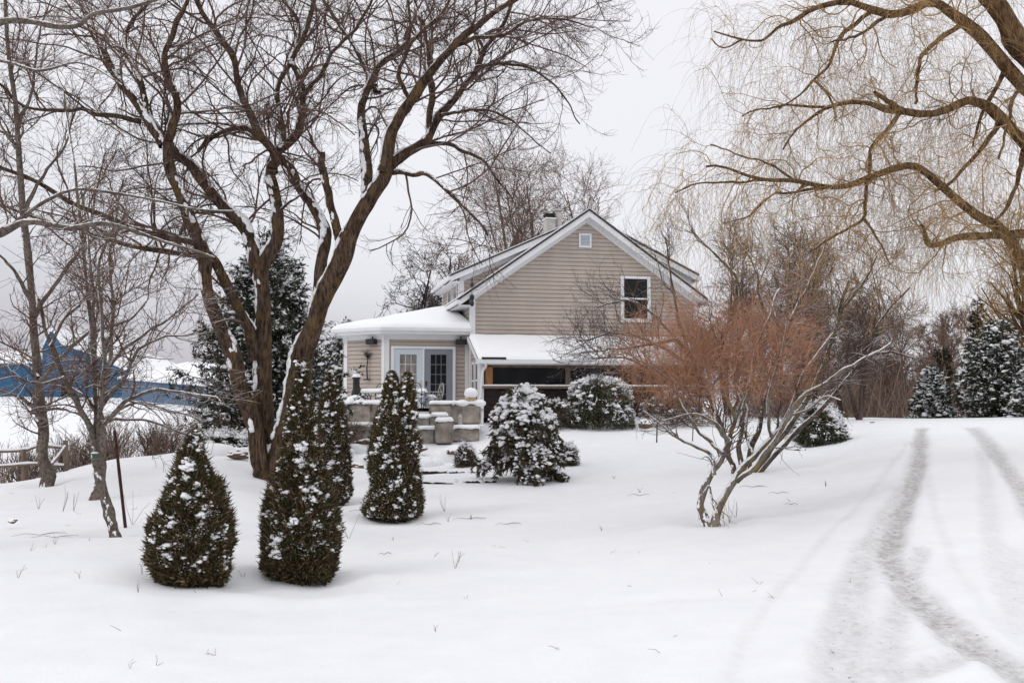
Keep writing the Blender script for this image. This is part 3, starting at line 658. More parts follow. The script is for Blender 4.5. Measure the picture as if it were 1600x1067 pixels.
dY = ghit(1168, 738)[1]
dk = Lm([([(1148,742),(1140,715),(1135,690),(1120,650),(1100,600),(1075,550)], dY, dY, 4.5, 2.2),
 ([(1170,735),(1175,700),(1185,665),(1200,610),(1215,550),(1235,500),(1250,450)], dY, dY+.3, 5, 2),
 ([(1160,738),(1158,690),(1160,640),(1150,580),(1160,500),(1150,430)], dY, dY+.2, 4.5, 1.8),
 ([(1180,735),(1215,690),(1262,620),(1290,560),(1310,490),(1325,440)], dY, dY-.2, 5, 1.8),
 ([(1190,732),(1240,680),(1300,620),(1345,560),(1375,500),(1420,450)], dY, dY-.5, 4.5, 1.5)])
dk_l = Lm([
 ([(1100,600),(1060,560),(1010,530),(960,520),(900,535)], dY, dY-.6, 4, 1),
 ([(1075,550),(1030,500),(985,470),(930,480)], dY, dY+.6, 3.5, 1),
 ([(1090,580),(1060,500),(1050,440),(1040,370)], dY, dY-.3, 3.5, 1),
 ([(1110,620),(1040,590),(980,560),(920,560)], dY, dY-1, 3, 1),
 ([(1060,530),(1010,540),(960,545),(920,550)], dY, dY+.8, 3, 1),
 ([(1150,430),(1110,390),(1080,360)], dY, dY+.5, 3, 1),
 ([(1215,550),(1190,480),(1180,420),(1150,370)], dY, dY+.5, 3, 1),
 ([(1235,500),(1270,430),(1290,380)], dY, dY+.6, 3, 1),
 ([(1310,490),(1350,440),(1370,400)], dY, dY-.5, 3, 1),
 ([(1345,560),(1390,550),(1430,560)], dY, dY-.5, 3, 1)])
build_tree('small_bare_tree', 'dark bare fruit tree with wide tangled twigs, right behind the orange shrub', 'tree', 0, dk, dk+dk_l, M['dark_stem'], M['dark_twig'], [
 dict(K=230, ln=(0.6, 1.7), ang=(25, 60), n=7, wig=0.22, trop=(0, 0, 0.08), rf=0.5, fr=(0.4, 1), rmax=0.016, rmin=0.007, sides=4),
 dict(K=1500, ln=(0.35, 1.0), ang=(25, 60), n=5, wig=0.2, trop=(0, 0, 0.08), rf=0.65, rmax=0.009, rmin=0.0042),
 dict(K=3200, ln=(0.15, 0.6), ang=(25, 60), n=4, wig=0.15, trop=(0, 0, 0.08), rf=0.7, rmax=0.006, rmin=0.0032)], snow=(0.3, 0.45, 8, 0.02))

# ================================================================ evergreen machinery
def ico(sub):
    import bmesh
    b = bmesh.new(); bmesh.ops.create_icosphere(b, subdivisions=sub, radius=1)
    v = np.array([x.co[:] for x in b.verts]); f = np.array([[q.index for q in x.verts] for x in b.faces]); b.free(); return v, f
ICO2 = ico(2); ICO1 = ico(1); ICO3 = ico(3)
def clumps(acc, c, r, flat=0.65, tmpl=ICO2, jit=0.16, mi=0):
    V, Fc = tmpl; K = len(c); r = np.asarray(r)
    if r.ndim == 1: r = np.stack([r*rng.uniform(.8, 1.35, K), r*rng.uniform(.8, 1.35, K), r*flat*rng.uniform(.8, 1.2, K)], 1)
    v = V[None]*(1+rng.normal(size=(K, len(V), 1))*jit)*r[:, None, :]+c[:, None, :]
    f = Fc[None]+(np.arange(K)*len(V))[:, None, None]
    acc.add(v.reshape(-1, 3), f.reshape(-1, 3), mi)
def leaves(acc, c, d, L_, W, mi=0, nrm=None):
    """kite-shaped folded leaves/sprays at c pointing along d"""
    K = len(c); d = norm(d); rv = rng.normal(size=(K, 3)) if nrm is None else nrm+rng.normal(size=(K, 3))*0.35
    sd = norm(np.cross(d, rv)); up = np.cross(sd, d)
    L_ = np.broadcast_to(L_, (K,))[:, None]; W = np.broadcast_to(W, (K,))[:, None]
    p0 = c; p1 = c+d*L_*0.5+sd*W*0.5+up*W*.12; p2 = c+d*L_-up*W*.15; p3 = c+d*L_*0.5-sd*W*0.5+up*W*.12
    v = np.stack([p0, p1, p2, p3], 1).reshape(-1, 3)
    f = np.arange(4*K).reshape(K, 4)
    acc.add(v, f, mi)
def arbor(name, px, base_py, Y, hpx, wpx, prof, label, seed, tips=1, n=13000, snowk=420, lean=0, smin=0):
    r = np.random.default_rng(seed)
    b, Y = seat(px, base_py, Y); h = hpx*Y/F; w_ = wpx/2*Y/F
    rt = root(name, tuple(b), label, 'evergreen', group='clipped arborvitae on the front lawn')
    pv = np.array([p[0] for p in prof]); pr = np.array([p[1] for p in prof])
    # lumps of growth
    lump_a = r.uniform(0, 2*np.pi, 46); lump_v = r.uniform(0, 1, 46); lump_s = r.uniform(-0.30, 0.24, 46)
    def rad(v, a):
        x = np.interp(v, pv, pr)*w_
        m = np.zeros_like(x)
        for i in range(46):
            da = np.abs((a-lump_a[i]+np.pi) % (2*np.pi)-np.pi); m += lump_s[i]*np.exp(-(da/0.5)**2-((v-lump_v[i])/0.085)**2)
        return x*(1+m)
    def pt(v, a, rf):
        R_ = np.maximum(rad(v, a)-.07, .015)*rf; return np.stack([b[0]+R_*np.cos(a)+lean*v*h, b[1]+R_*np.sin(a), b[2]+v*h], -1)
    vv = np.linspace(0, 1, 400); wgt = np.interp(vv, pv, pr)+0.08; cdf = np.cumsum(wgt)/wgt.sum()
    v = np.interp(r.random(n), cdf, vv); a = r.uniform(0, 2*np.pi, n); rf = 1-0.55*r.random(n)**1.7
    # ragged gaps between the vertical fans
    gap = np.sin(a*9+v*13)*0.5+np.sin(a*5-v*31)*0.5; rf -= np.where(gap > 0.45, 0.16, 0)*(rf > 0.8)
    c = pt(v, a, rf); c[:, 2] -= 0.02
    outv = np.stack([np.cos(a), np.sin(a), np.zeros(n)], 1)
    d = outv*0.65+np.array([0, 0, 0.75])*(0.35+r.random((n, 1)))+r.normal(size=(n, 3))*0.42
    ac = Acc(); s = 0.9+0.5*r.random(n)
    d = norm(d); tng = np.stack([-np.sin(a), np.cos(a), np.zeros(n)], 1); pn = norm(np.cross(d, norm(np.cross(d, tng)+r.normal(size=(n, 3))*.7))); sdv = np.cross(pn, d)
    for an, ll in ((0, 1.0), (.55, .78), (-.55, .78), (1.05, .5), (-1.05, .5)):   # flat fan-shaped spray
        leaves(ac, c+d*(.012*abs(an)), d*math.cos(an)+sdv*math.sin(an), 0.075*s*ll, 0.018*s)
    # wispy ends that break the outline
    m = n//5; v2 = np.interp(r.random(m), cdf, vv); a2 = r.uniform(0, 2*np.pi, m); c2 = pt(v2, a2, 1.0+0.05*r.random(m))
    d2 = np.stack([np.cos(a2)*.7, np.sin(a2)*.7, np.full(m, .7)], 1)+r.normal(size=(m, 3))*.35
    leaves(ac, c2, d2, 0.10*r.uniform(.6, 1.3, m), 0.014)
    part(ac, 'crown', M['arbor'], rt, smooth=False)
    tk = Acc(); tk.tubes(np.array([[b+[0, 0, -.1], b+[0, 0, h*.35], b+[lean*h*.6, 0, h*.85]]]), np.array([[.05, .04, .012]]), 7); part(tk, 'trunk', M['maple'], rt)
    sn = Acc()
    snowk = int(snowk*1.6); m = snowk*3; v3 = smin+(1-smin)*r.random(m)**0.9; a3 = r.uniform(0, 2*np.pi, m)
    key = np.sin(a3*4+v3*9+seed)+np.sin(a3*7-v3*23)+r.normal(size=m)*.8
    o_ = np.argsort(-key)[:snowk]; v3 = v3[o_]; a3 = a3[o_]
    v3 = np.clip(v3, .04, .985)
    c3 = pt(v3, a3, 0.95+0.12*r.random(snowk)); sz = r.gamma(1.5, 0.0085, snowk)+0.007
    clumps(sn, c3, np.clip(sz, .008, .05), 0.7)
    # each settled clump is several small lobes
    big = sz > 0.024; cb = np.repeat(c3[big], 4, 0); cb = cb+r.normal(size=cb.shape)*0.024
    clumps(sn, cb, r.uniform(.010, .026, len(cb)), .65)
    m = 3600; v4 = np.interp(r.random(m), cdf, vv)*(1-smin)+smin; a4 = r.uniform(0, 2*np.pi, m)
    clumps(sn, pt(np.clip(v4, .03, .97), a4, .93+.1*r.random(m)), r.uniform(.005, .012, m), .7, ICO1)
    part(sn, 'snow', M['snow_fine'], rt)
    return rt
arbor('arborvitae', 300, 910, 10.3, 230, 138, [(0,.70),(.08,.92),(.25,1),(.42,.93),(.6,.72),(.74,.50),(.85,.36),(.93,.22),(1,.06)],
      'short rounded snow-dotted arborvitae, the leftmost and stoutest of the row', 1, n=15000, snowk=420, smin=.1)
arbor('arborvitae', 469, 906, 10.5, 334, 134, [(0,.66),(.06,.9),(.18,1),(.3,.93),(.42,.72),(.55,.52),(.7,.42),(.85,.30),(.95,.15),(1,.03)],
      'tallest and nearest arborvitae in front of the maple trunks, with a slim snowy spire', 2, n=19000, snowk=520, smin=.12)
arbor('arborvitae', 516, 790, 19, 212, 70, [(0,.6),(.1,.95),(.3,1),(.5,.85),(.7,.65),(.85,.45),(.95,.2),(1,.05)],
      'dark arborvitae half hidden right behind the tall spire-shaped one', 3, n=11000, snowk=420)
# the double-topped one
bq = arbor('arborvitae', 614, 810, 16.5, 188, 102, [(0,.72),(.05,.95),(.15,1),(.35,.88),(.6,.78),(.8,.72),(.92,.5),(1,.3)],
      'double-topped arborvitae standing in front of the stone terrace walls', 4, n=15000, snowk=420)
def addtip(rt, px, py0, py1, Y, wpx, seed):
    r = np.random.default_rng(seed); n = 2600
    p0 = np.array(P(px, py0, Y)); p1 = np.array(P(px, py1, Y)); w_ = wpx/2*Y/F
    v = r.random(n); a = r.uniform(0, 2*np.pi, n); R_ = w_*np.sqrt(np.clip(1-v**1.3, .02, 1))*(1-.6*r.random(n)**1.7)
    c = p0+(p1-p0)*v[:, None]+np.stack([R_*np.cos(a), R_*np.sin(a), np.zeros(n)], 1)
    d = np.stack([np.cos(a)*.4, np.sin(a)*.4, np.full(n, .8)], 1)+r.normal(size=(n, 3))*.35
    ac = Acc(); leaves(ac, c, d, .08, .028); leaves(ac, c, d+r.normal(size=(n, 3))*.4, .05, .02); part(ac, 'tip', M['arbor'], rt, False)
    m = 70; v = r.random(m); a = r.uniform(0, 2*np.pi, m); R_ = w_*np.sqrt(np.clip(1-v**1.3, .02, 1))
    sn = Acc(); clumps(sn, p0+(p1-p0)*v[:, None]+np.stack([R_*np.cos(a), R_*np.sin(a), np.zeros(m)], 1), r.uniform(.015, .045, m), .7)
    part(sn, 'snow', M['snow_fine'], rt)
tY = bq.location[1]; addtip(bq, 612, 660, 584, tY, 34, 5); addtip(bq, 637, 655, 586, tY-.05, 28, 6)

def spruce(name, px, base, Y, hpx, wpx, label, cat='spruce', seed=5, nb=170, snow=1.0, up=0.0, mt='spruce', gz=None, droop=0.28, group=None, power=0.85, nl=26, lsz=0.11):
    r = np.random.default_rng(seed)
    b = np.array(P(px, base, Y)); b[2] = H(b[0], b[1]) if gz is None else gz
    h = hpx*Y/F; w_ = wpx/2*Y/F
    rt = root(name, tuple(b), label, cat, group=group)
    tk = Acc(); tk.tubes(np.array([[b+[0,0,-.2], b+[0,0,h*.5], b+[0,0,h]]]), np.array([[.02*h, .012*h, .003*h]]), 8); part(tk, 'trunk', M['apple'], rt)
    v = np.sort(r.random(nb)**1.15)*0.97+0.02; a = np.arange(nb)*2.399+r.normal(size=nb)*.3
    Lb = w_*(1-v)**power*r.uniform(.55, 1.12, nb)+0.12
    n = 7; s = np.linspace(0, 1, n)
    br = np.zeros((nb, n, 3))
    for k in range(n):
        x = Lb*s[k]; z = b[2]+v*h+Lb*(up*s[k]-droop*s[k]*1.2+droop*0.75*s[k]**2)
        br[:, k] = np.stack([b[0]+np.cos(a)*x, b[1]+np.sin(a)*x, z], 1)
    ba = Acc(); ba.tubes(br, np.linspace(1, .25, n)[None]*(0.012+Lb*0.006)[:, None], 4)
    tw, twr = spawn(br, np.full((nb, n), .01), nb*9, (0.12*w_, 0.42*w_), (35, 60), 5, .1, (0, 0, -0.07), .5, rmin=.004, fr=(.1, 1))
    ba.tubes(tw, twr, 3); part(ba, 'branches', M['apple'], rt)
    ac = Acc(); allp = tw
    K = len(allp); q_ = r.integers(0, 4, (K, nl)); f = r.random((K, nl, 1))
    ii = np.arange(K)[:, None]
    c = allp[ii, q_]*(1-f)+allp[ii, q_+1]*f; td = norm(allp[ii, q_+1]-allp[ii, q_])
    d = td+r.normal(size=c.shape)*0.5; c = c.reshape(-1, 3); d = d.reshape(-1, 3)
    leaves(ac, c, d, lsz*r.uniform(.6, 1.2, len(c)), lsz*.22)
    part(ac, 'crown', M[mt], rt, False)
    if snow > 0:
        sn = Acc(); m = int(nb*20*snow); pi = r.integers(0, K, m); k = r.integers(1, 5, m)
        c = allp[pi, k]+np.array([0, 0, lsz*.22])+r.normal(size=(m, 3))*lsz*.15
        sz = lsz*r.gamma(2.2, .11, m); clumps(sn, c, np.stack([sz*1.2, sz*1.2, sz*.6], 1), tmpl=ICO1, jit=.2)
        td_ = norm(allp[pi, k]-allp[pi, k-1]); m3 = int(m*1.1); j_ = r.integers(0, m, m3)
        leaves(sn, allp[pi, k][j_]+np.array([0, 0, lsz*.16])+r.normal(size=(m3, 3))*lsz*.2, td_[j_]+r.normal(size=(m3, 3))*.35, lsz*r.uniform(.7, 1.5, m3), lsz*.34, nrm=np.array([0, 0, 1.]) if False else None)
        m = int(nb*3*snow); pi = r.integers(0, nb, m); k = r.integers(2, 7, m)
        sz = lsz*r.uniform(.12, .38, m); clumps(sn, br[pi, k]+np.array([0, 0, lsz*.35]), np.stack([sz*1.3, sz*1.3, sz*.5], 1), jit=.12)
        part(sn, 'snow', M['snow_fine'], rt)
    return rt
spruce('spruce_tree', 412, 690, 28.5, 330, 300, 'tall snow-laden spruce growing behind the maple trunks', seed=3, nb=300, snow=.5, nl=26, lsz=.15, droop=.10, up=.22)
spruce('spruce_tree', 535, 660, 40, 150, 90, 'snow-dusted evergreen glimpsed between the maple and the sunroom', seed=13, nb=120, snow=1.0, nl=20, lsz=.17)
spruce('spruce_tree', 1457, 656, 40, 80, 72, 'small snowy spruce at the crest beside the driveway', seed=7, nb=120, snow=.8, nl=20, lsz=.13, up=.1)
spruce('evergreen_tree', 1562, 655, 39, 150, 136, 'broad snow-clotted evergreen right of the small spruce at the driveway crest', seed=8, nb=210, snow=.6, nl=22, lsz=.15, up=.2, power=.55)
spruce('evergreen_tree', 1640, 655, 36, 140, 110, 'snow-clotted evergreen cut off by the right edge beyond the driveway', seed=9, nb=150, snow=.7, nl=22, lsz=.15, up=.2, power=.55)
spruce('cedar_tree', 1532, 655, 46, 185, 60, 'slim brown cedar rising behind the broad snowy evergreen', 'cedar', seed=10, nb=110, snow=.15, nl=22, lsz=.17, up=.5, mt='ever', gz=.8)
spruce('cedar_tree', 1475, 655, 50, 110, 60, 'brown cedar top showing behind the small snowy spruce', 'cedar', seed=12, nb=90, snow=.05, nl=22, lsz=.17, up=.5, mt='ever', gz=.6)

def bush(name, px, base, Y, wpx, hpx, label, cat, mt, seed, nleaf, lsz, snowk, ssz, pend=0.0, dome=1.0, trunk=None, group=None, stems=24):
    r = np.random.default_rng(seed)
    b, Y = seat(px, base, Y); w_ = wpx/2*Y/F-lsz*.5; h = hpx*Y/F-lsz*.4
    rt = root(name, tuple(b), label, cat, group=group)
    z0 = 0.0 if trunk is None else trunk*h
    hh = h-z0
    la = r.uniform(0, 2*np.pi, 40); lt = r.uniform(0, 1, 40); ls = r.uniform(-.22, .22, 40)
    def pt(el, a, rf):
        m = np.zeros_like(el)
        for i in range(34):
            da = np.abs((a-la[i]+np.pi) % (2*np.pi)-np.pi); m += ls[i]*np.exp(-(da/.4)**2-((el-lt[i])/.16)**2)
        ca = np.cos(el*np.pi/2)**0.75; sa = np.sin(el*np.pi/2)
        R_ = w_*ca*rf*(1+m)
        rim = (np.sin(a*3+seed)*.5+np.sin(a*7+seed*2)*.3+np.sin(a*13)*.2)*(.10*h if trunk is not None else 0)*(1-el)**2
        return np.stack([b[0]+R_*np.cos(a), b[1]+R_*np.sin(a), b[2]+z0+rim+hh*sa*rf*(1+m*.5)*dome], -1)
    n = nleaf; el = r.random(n)**1.2; a = r.uniform(0, 2*np.pi, n); c = pt(el, a, 1-.5*r.random(n)**1.6)
    o_ = norm(c-(b+[0, 0, z0+hh*.3])); d = o_*.8+r.normal(size=(n, 3))*.5+np.array([0, 0, -pend])
    ac = Acc(); leaves(ac, c, d, lsz*r.uniform(.6, 1.3, n), lsz*.3)
    if pend > .3:
        m = n//3; el = r.random(m)**2*.6; a = r.uniform(0, 2*np.pi, m); c = pt(el, a, r.uniform(.55, 1.05, m)); leaves(ac, c, np.array([0, 0, -1])+r.normal(size=(m, 3))*.25, lsz*r.uniform(.8, 3.2, m), lsz*.2)
    part(ac, 'crown', M[mt], rt, False)
    st = Acc(); e_ = pt(r.random(stems)*.8, r.uniform(0, 2*np.pi, stems), np.full(stems, .9)); s0 = b+r.normal(size=(stems, 3))*[.06, .06, 0]
    if trunk is not None:
        st.tubes(np.array([[b+[0,0,-.1], b+[.03,0,z0+.1], b+[0,0,z0+hh*.6]]]), np.array([[.11, .10, .05]]), 9); s0 = b+np.array([0, 0, z0])+r.normal(size=(stems, 3))*.05
    mid = (s0+e_)/2+r.normal(size=(stems, 3))*.06*h
    st.tubes(np.stack([s0, mid, e_], 1), np.linspace(.018, .005, 3)[None].repeat(stems, 0), 5)
    part(st, 'stems' if trunk is None else 'trunk', M['apple'], rt)
    if snowk:
        sn = Acc(); el = .08+.9*r.random(snowk)**.8; a = r.uniform(0, 2*np.pi, snowk)
        key = np.sin(a*3+seed)+np.sin(el*16+a*2)+r.normal(size=snowk)*.7; o2 = np.argsort(-key)[:int(snowk*.62)]
        c = pt(el[o2], a[o2], .96+.07*r.random(len(o2))); c[:, 2] += ssz*.3
        sz = ssz*r.gamma(2.0, .24, len(c)).clip(.12, 1.2); clumps(sn, c, np.stack([sz*1.15, sz*1.15, sz*.6], 1), tmpl=ICO2, jit=.2)
        rep_ = 5; cb = np.repeat(c, rep_, 0)+r.normal(size=(len(c)*rep_, 3))*ssz*.6; ob = norm(cb-(b+[0, 0, z0+hh*.2])); leaves(sn, cb, ob+np.array([0, 0, -.25])+r.normal(size=cb.shape)*.4, ssz*r.uniform(.6, 1.5, len(cb)), ssz*.42)
        cb = cb[::2]+r.normal(size=cb[::2].shape)*ssz*.3; clumps(sn, cb, ssz*r.uniform(.10, .34, len(cb)), .6, ICO1, .2)
        part(sn, 'snow', M['snow_fine'], rt)
    return rt
def weeper(px, base, Y, wpx, hpx, label):
    r = np.random.default_rng(21); b, Y = seat(px, base, Y); w_ = wpx/2*Y/F; h = hpx*Y/F
    rt = root('weeping_conifer', tuple(b), label, 'conifer')
    nb = 150; v = r.random(nb)**1.0; a = np.arange(nb)*2.399+r.normal(size=nb)*.3; Rr = w_*np.sqrt(1-(v*.93)**2)*r.uniform(.72, 1.04, nb); n = 9; s_ = np.linspace(0, 1, n)
    br = np.zeros((nb, n, 3)); top = h*(.10+.82*v)
    for k in range(n):
        x = Rr*s_[k]; z = b[2]+top+h*(.10*np.sin(np.pi*s_[k]*.75)-.17*s_[k]**2.2-.02*r.normal(size=nb)*s_[k]); br[:, k] = np.stack([b[0]+np.cos(a)*x, b[1]+np.sin(a)*x, z], 1)
    tk = Acc(); tk.tubes(np.array([[b+[0,0,-.15], b+[.04,0,h*.3], b+[0,0,h*.9]]]), np.array([[.12, .10, .04]]), 10); part(tk, 'trunk', M['apple'], rt)
    ba = Acc(); br_r = np.linspace(.026, .008, n)[None].repeat(nb, 0); ba.tubes(br, br_r, 5)
    tw, twr = spawn(br, br_r, nb*12, (.12, .42), (25, 70), 6, .12, (0, 0, -.22), .5, rmin=.004, fr=(.25, 1)); ba.tubes(tw, twr, 3); part(ba, 'branches', M['apple'], rt)
    K = len(tw); m = 24; q_ = r.integers(0, 5, (K, m)); f = r.random((K, m, 1)); ii = np.arange(K)[:, None]
    c = tw[ii, q_]*(1-f)+tw[ii, q_+1]*f; d = norm(tw[ii, q_+1]-tw[ii, q_])+r.normal(size=c.shape)*.42+np.array([0, 0, -.15])
    c = c.reshape(-1, 3); ac = Acc(); leaves(ac, c, d.reshape(-1, 3), .10*r.uniform(.5, 1.4, len(c)), .022); part(ac, 'crown', M['weep'], rt, False)
    sn = Acc()
    for p in range(nb):
        on = np.sin(np.arange(n)*1.3+p*2.1)+r.normal()*.6 > .05
        for k in range(2, n-1):
            if not on[k]: continue
            m = 9; f = r.random((m, 1)); cc_ = br[p, k]*(1-f)+br[p, k+1]*f+r.normal(size=(m, 3))*[.055, .055, .018]+[0, 0, .055]
            sz = r.uniform(.02, .055, m)*(1.15 if v[p] > .4 else .8); clumps(sn, cc_, np.stack([sz*1.3, sz*1.3, sz*.75], 1), tmpl=ICO1, jit=.16)
    pi = r.integers(0, K, 900); k = r.integers(1, 4, 900); c = tw[pi, k]+[0, 0, .03]; clumps(sn, c, r.gamma(1.8, .011, 900)+.006, .6, ICO1, .18)
    j_ = r.integers(0, K, 700); leaves(sn, tw[j_, 2]+[0, 0, .03], norm(tw[j_, 3]-tw[j_, 2])+r.normal(size=(700, 3))*.3, .10*r.uniform(.5, 1.3, 700), .03)
    part(sn, 'snow', M['snow_fine'], rt)
weeper(816, 752, 24, 146, 146, 'dome-shaped weeping conifer with drooping boughs heaped with snow, beside the steps')
bush('rhododendron', 935, 668, 32.5, 115, 76, 'wide snow-covered evergreen bush under the porch window', 'bush', 'rhodo', 22, 7000, .13, 600, .085, pend=.2)
bush('rhododendron', 1278, 694, 29, 95, 62, 'snowy broadleaf bush beside the dark fence posts at the driveway edge', 'bush', 'rhodo', 23, 4200, .14, 420, .085, pend=.3)
bush('round_shrub', 888, 727, 27, 36, 32, 'small snow-capped ball of evergreen just right of the weeping conifer', 'shrub', 'arbor', 24, 3500, .06, 120, .07)
bush('round_shrub', 728, 729, 27, 40, 34, 'small dark ball of evergreen just left of the weeping conifer', 'shrub', 'arbor', 25, 3500, .06, 110, .06)
bush('low_shrub', 470, 715, 24, 40, 30, 'low dark shrub behind the foot of the big maple', 'shrub', 'ever', 26, 1500, .1, 80, .06)
bush('low_juniper', 345, 700, 25, 80, 24, 'low snow-covered juniper at the left foot of the maple', 'juniper', 'spruce', 27, 3000, .09, 260, .08)
bush('porch_shrub', 862, 640, 34, 120, 40, 'brown-leaved evergreen bush hugging the lower wall of the porch behind the weeping conifer', 'bush', 'ever', 28, 4200, .11, 260, .07)
bush('porch_shrub', 1052, 664, 33.6, 120, 52, 'low tan-brown shrub against the right part of the porch wall', 'bush', 'weed', 29, 3200, .13, 160, .07)
bush('rhododendron', 912, 655, 33.3, 40, 82, 'tall snowy sprig of evergreen rising at the left of the wide porch bush', 'bush', 'rhodo', 30, 900, .13, 110, .08)

# ================================================================ HOUSE
HR = R(12.0); hB = 1.0
hx, hy = -1.53, 37.0
def HW(u, t, z=0.0): return (hx+u*math.cos(HR)-t*math.sin(HR), hy+u*math.sin(HR)+t*math.cos(HR), z)
house = root('house', (hx, hy, hB), 'beige clapboard house with white trim, snowy porch roof and octagonal sunroom', 'house', HR)
def hp(acc, name, m, parent=None, smooth=False, label=None):
    o = acc.build(name, m, None, smooth); o.parent = parent or house
    if label: o['label'] = label
    return o
def E(h): return h+0.7        # height above eye level -> local z
AP = E(7.20); AU = 4.49; SL = 0.70; W = 8.98
def roofz(u): return AP-SL*abs(u-AU)
def clap(acc, fn, z0, z1, xmin, xmax, step=0.115, proud=0.014):
    """horizontal laps; fn(u,z,out)->xyz ; xmin(z), xmax(z) limits"""
    z = z0
    while z < z1-1e-3:
        zt = min(z+step, z1)
        a0, b0, a1, b1 = xmin(z), xmax(z), xmin(zt), xmax(zt)
        if b0-a0 > .02:
            gz = z+.017; pr2 = proud*1.4
            v = [fn(a0, gz, pr2), fn(b0, gz, pr2), fn(b1, zt, 0.0), fn(a1, zt, 0.0), fn(a0, gz, -.03), fn(b0, gz, -.03), fn(a1, zt, -.03), fn(b1, zt, -.03)]
            acc.add(v, [(0, 1, 2, 3), (4, 5, 1, 0), (3, 2, 7, 6)])
        z = zt
# --- gable wall
a = Acc(); tw_ = .32
clap(a, lambda u, z, o: (u, -o, z), 0.0, AP-tw_, lambda z: max(0, AU-(AP-tw_-z)/SL), lambda z: min(W, AU+(AP-tw_-z)/SL), .155)
a.prism([(0, 0), (W, 0), (W, roofz(W)-.15), (AU, AP-.15), (0, roofz(0)-.15)], 0.035, .2)
hp(a, 'gable_wall', M['siding'])
# --- left side wall and back
a = Acc(); D = 9.2; LS = lambda u0, out_: None
clap(a, lambda t, z, o: (-o, t, z), 0.0, roofz(0)-.2, lambda z: 0.0, lambda z: D, .155)
a.box((0.035, 0.2, 0), (.2, D, roofz(0)-.2)); a.box((W-.2, 0.2, 0), (W, D, roofz(0)-.2)); a.box((0.02, D, 0), (W, D+.2, roofz(0)-.2))
a.prism([(0.02, roofz(0)-.2), (W, roofz(0)-.2), (AU, AP-.2)], D, D+.2)
hp(a, 'side_wall', M['siding'])
# --- corner boards and frieze
a = Acc(); a.box((-.03, -.035, 0), (.16, .0, roofz(0)-.25)); a.box((-.035, -.0349, 0), (-.0, .16, roofz(0)-.3)); a.box((W-.16, -.035, 0), (W+.03, 0, roofz(W)-.25))
for sgn in (-1, 1):
    e_ = AU+sgn*(AU-.05)
    zt = lambda u: AP-.10-SL*abs(u-AU)
    poly = [(AU, zt(AU)), (e_, zt(e_)), (e_, zt(e_)-.38), (AU, zt(AU)-.38)]
    a.prism(poly, -.045, -.0)
hp(a, 'corner_trim', M['white'])
# --- main roof
def slab(acc, u0, z0, u1, z1, th, t0, t1): acc.prism([(u0, z0), (u1, z1), (u1, z1-th), (u0, z0-th)], t0, t1)
OH = .50; OHR = .28
a = Acc()
slab(a, AU, AP, -OH, roofz(-OH), .085, -.44, D+.3); slab(a, AU, AP, W+OHR, roofz(W+OHR), .085, -.44, D+.3)
rf = hp(a, 'roof', M['roofing'])
a = Acc()
for sgn in (-1, 1):
    e_ = -OH if sgn < 0 else W+OHR
    # fascia on the rake, soffit under it, eave board
    a.prism([(AU, AP-.087), (e_, roofz(e_)-.087), (e_, roofz(e_)-.30), (AU, AP-.32)], -.405, -.383)
    a.prism([(AU, AP-.27), (e_, roofz(e_)-.25), (e_, roofz(e_)-.272), (AU, AP-.292)], -.38, 0.0)
    s0 = min(e_, 0 if sgn < 0 else W); s1 = max(e_, 0 if sgn < 0 else W)
    a.box((s0, -.38, roofz(e_)-.30), (s1, D+.2, roofz(e_)-.275))
    g0 = e_-.11 if sgn < 0 else e_; a.box((g0, -.40, roofz(e_)-.24), (g0+.11, D+.3, roofz(e_)-.095))
hp(a, 'fascia', M['white'], rf)
def snow_slab(acc, p00, p10, p11, p01, th, nu=40, nv=12, edge=.12, seed=1):
    """lumpy snow blanket over a quad (p00->p10 along eave, p01->p11 upper edge)"""
    r = np.random.default_rng(seed); u = np.linspace(0, 1, nu); v = np.linspace(0, 1, nv)
    U, V = np.meshgrid(u, v); p00, p10, p11, p01 = map(np.array, (p00, p10, p11, p01))
    lu = np.linalg.norm(p10-p00); lv = np.linalg.norm(p01-p00)
    base = (p00*(1-U[..., None])+p10*U[..., None])*(1-V[..., None])+(p01*(1-U[..., None])+p11*U[..., None])*V[..., None]
    du = np.minimum(U, 1-U)*lu; dv = np.minimum(V, 1-V)*lv; e_ = np.clip(np.minimum(du, dv)/edge, 0, 1); prof = np.sqrt(1-(1-e_)**2)
    wob = vnoise(U*lu*1.0+40, V*lv+40, .8, seed)*.25+vnoise(U*lu+40, V*lv+40, .25, seed+1)*.12
    top = base.copy(); top[..., 2] += th*prof*(1+wob)+.004
    top[..., 2] = np.where(e_ <= 0, base[..., 2]+.003, top[..., 2])
    n_ = np.cross(p10-p00, p01-p00); n_ = n_/np.linalg.norm(n_)
    idx = np.arange(nu*nv).reshape(nv, nu)
    acc.add(top.reshape(-1, 3), np.stack([idx[:-1,:-1], idx[:-1,1:], idx[1:,1:], idx[1:,:-1]], -1).reshape(-1, 4))
def uni(nu, L_, edge): pass
a = Acc()
for sgn in (-1, 1):
    e_ = -OH-.02 if sgn < 0 else W+OHR+.02
    slab(a, AU, AP+.035, e_, roofz(e_)+.035, .033, -.42, D+.25)
hp(a, 'roof_snow', M['snow'], rf, True)
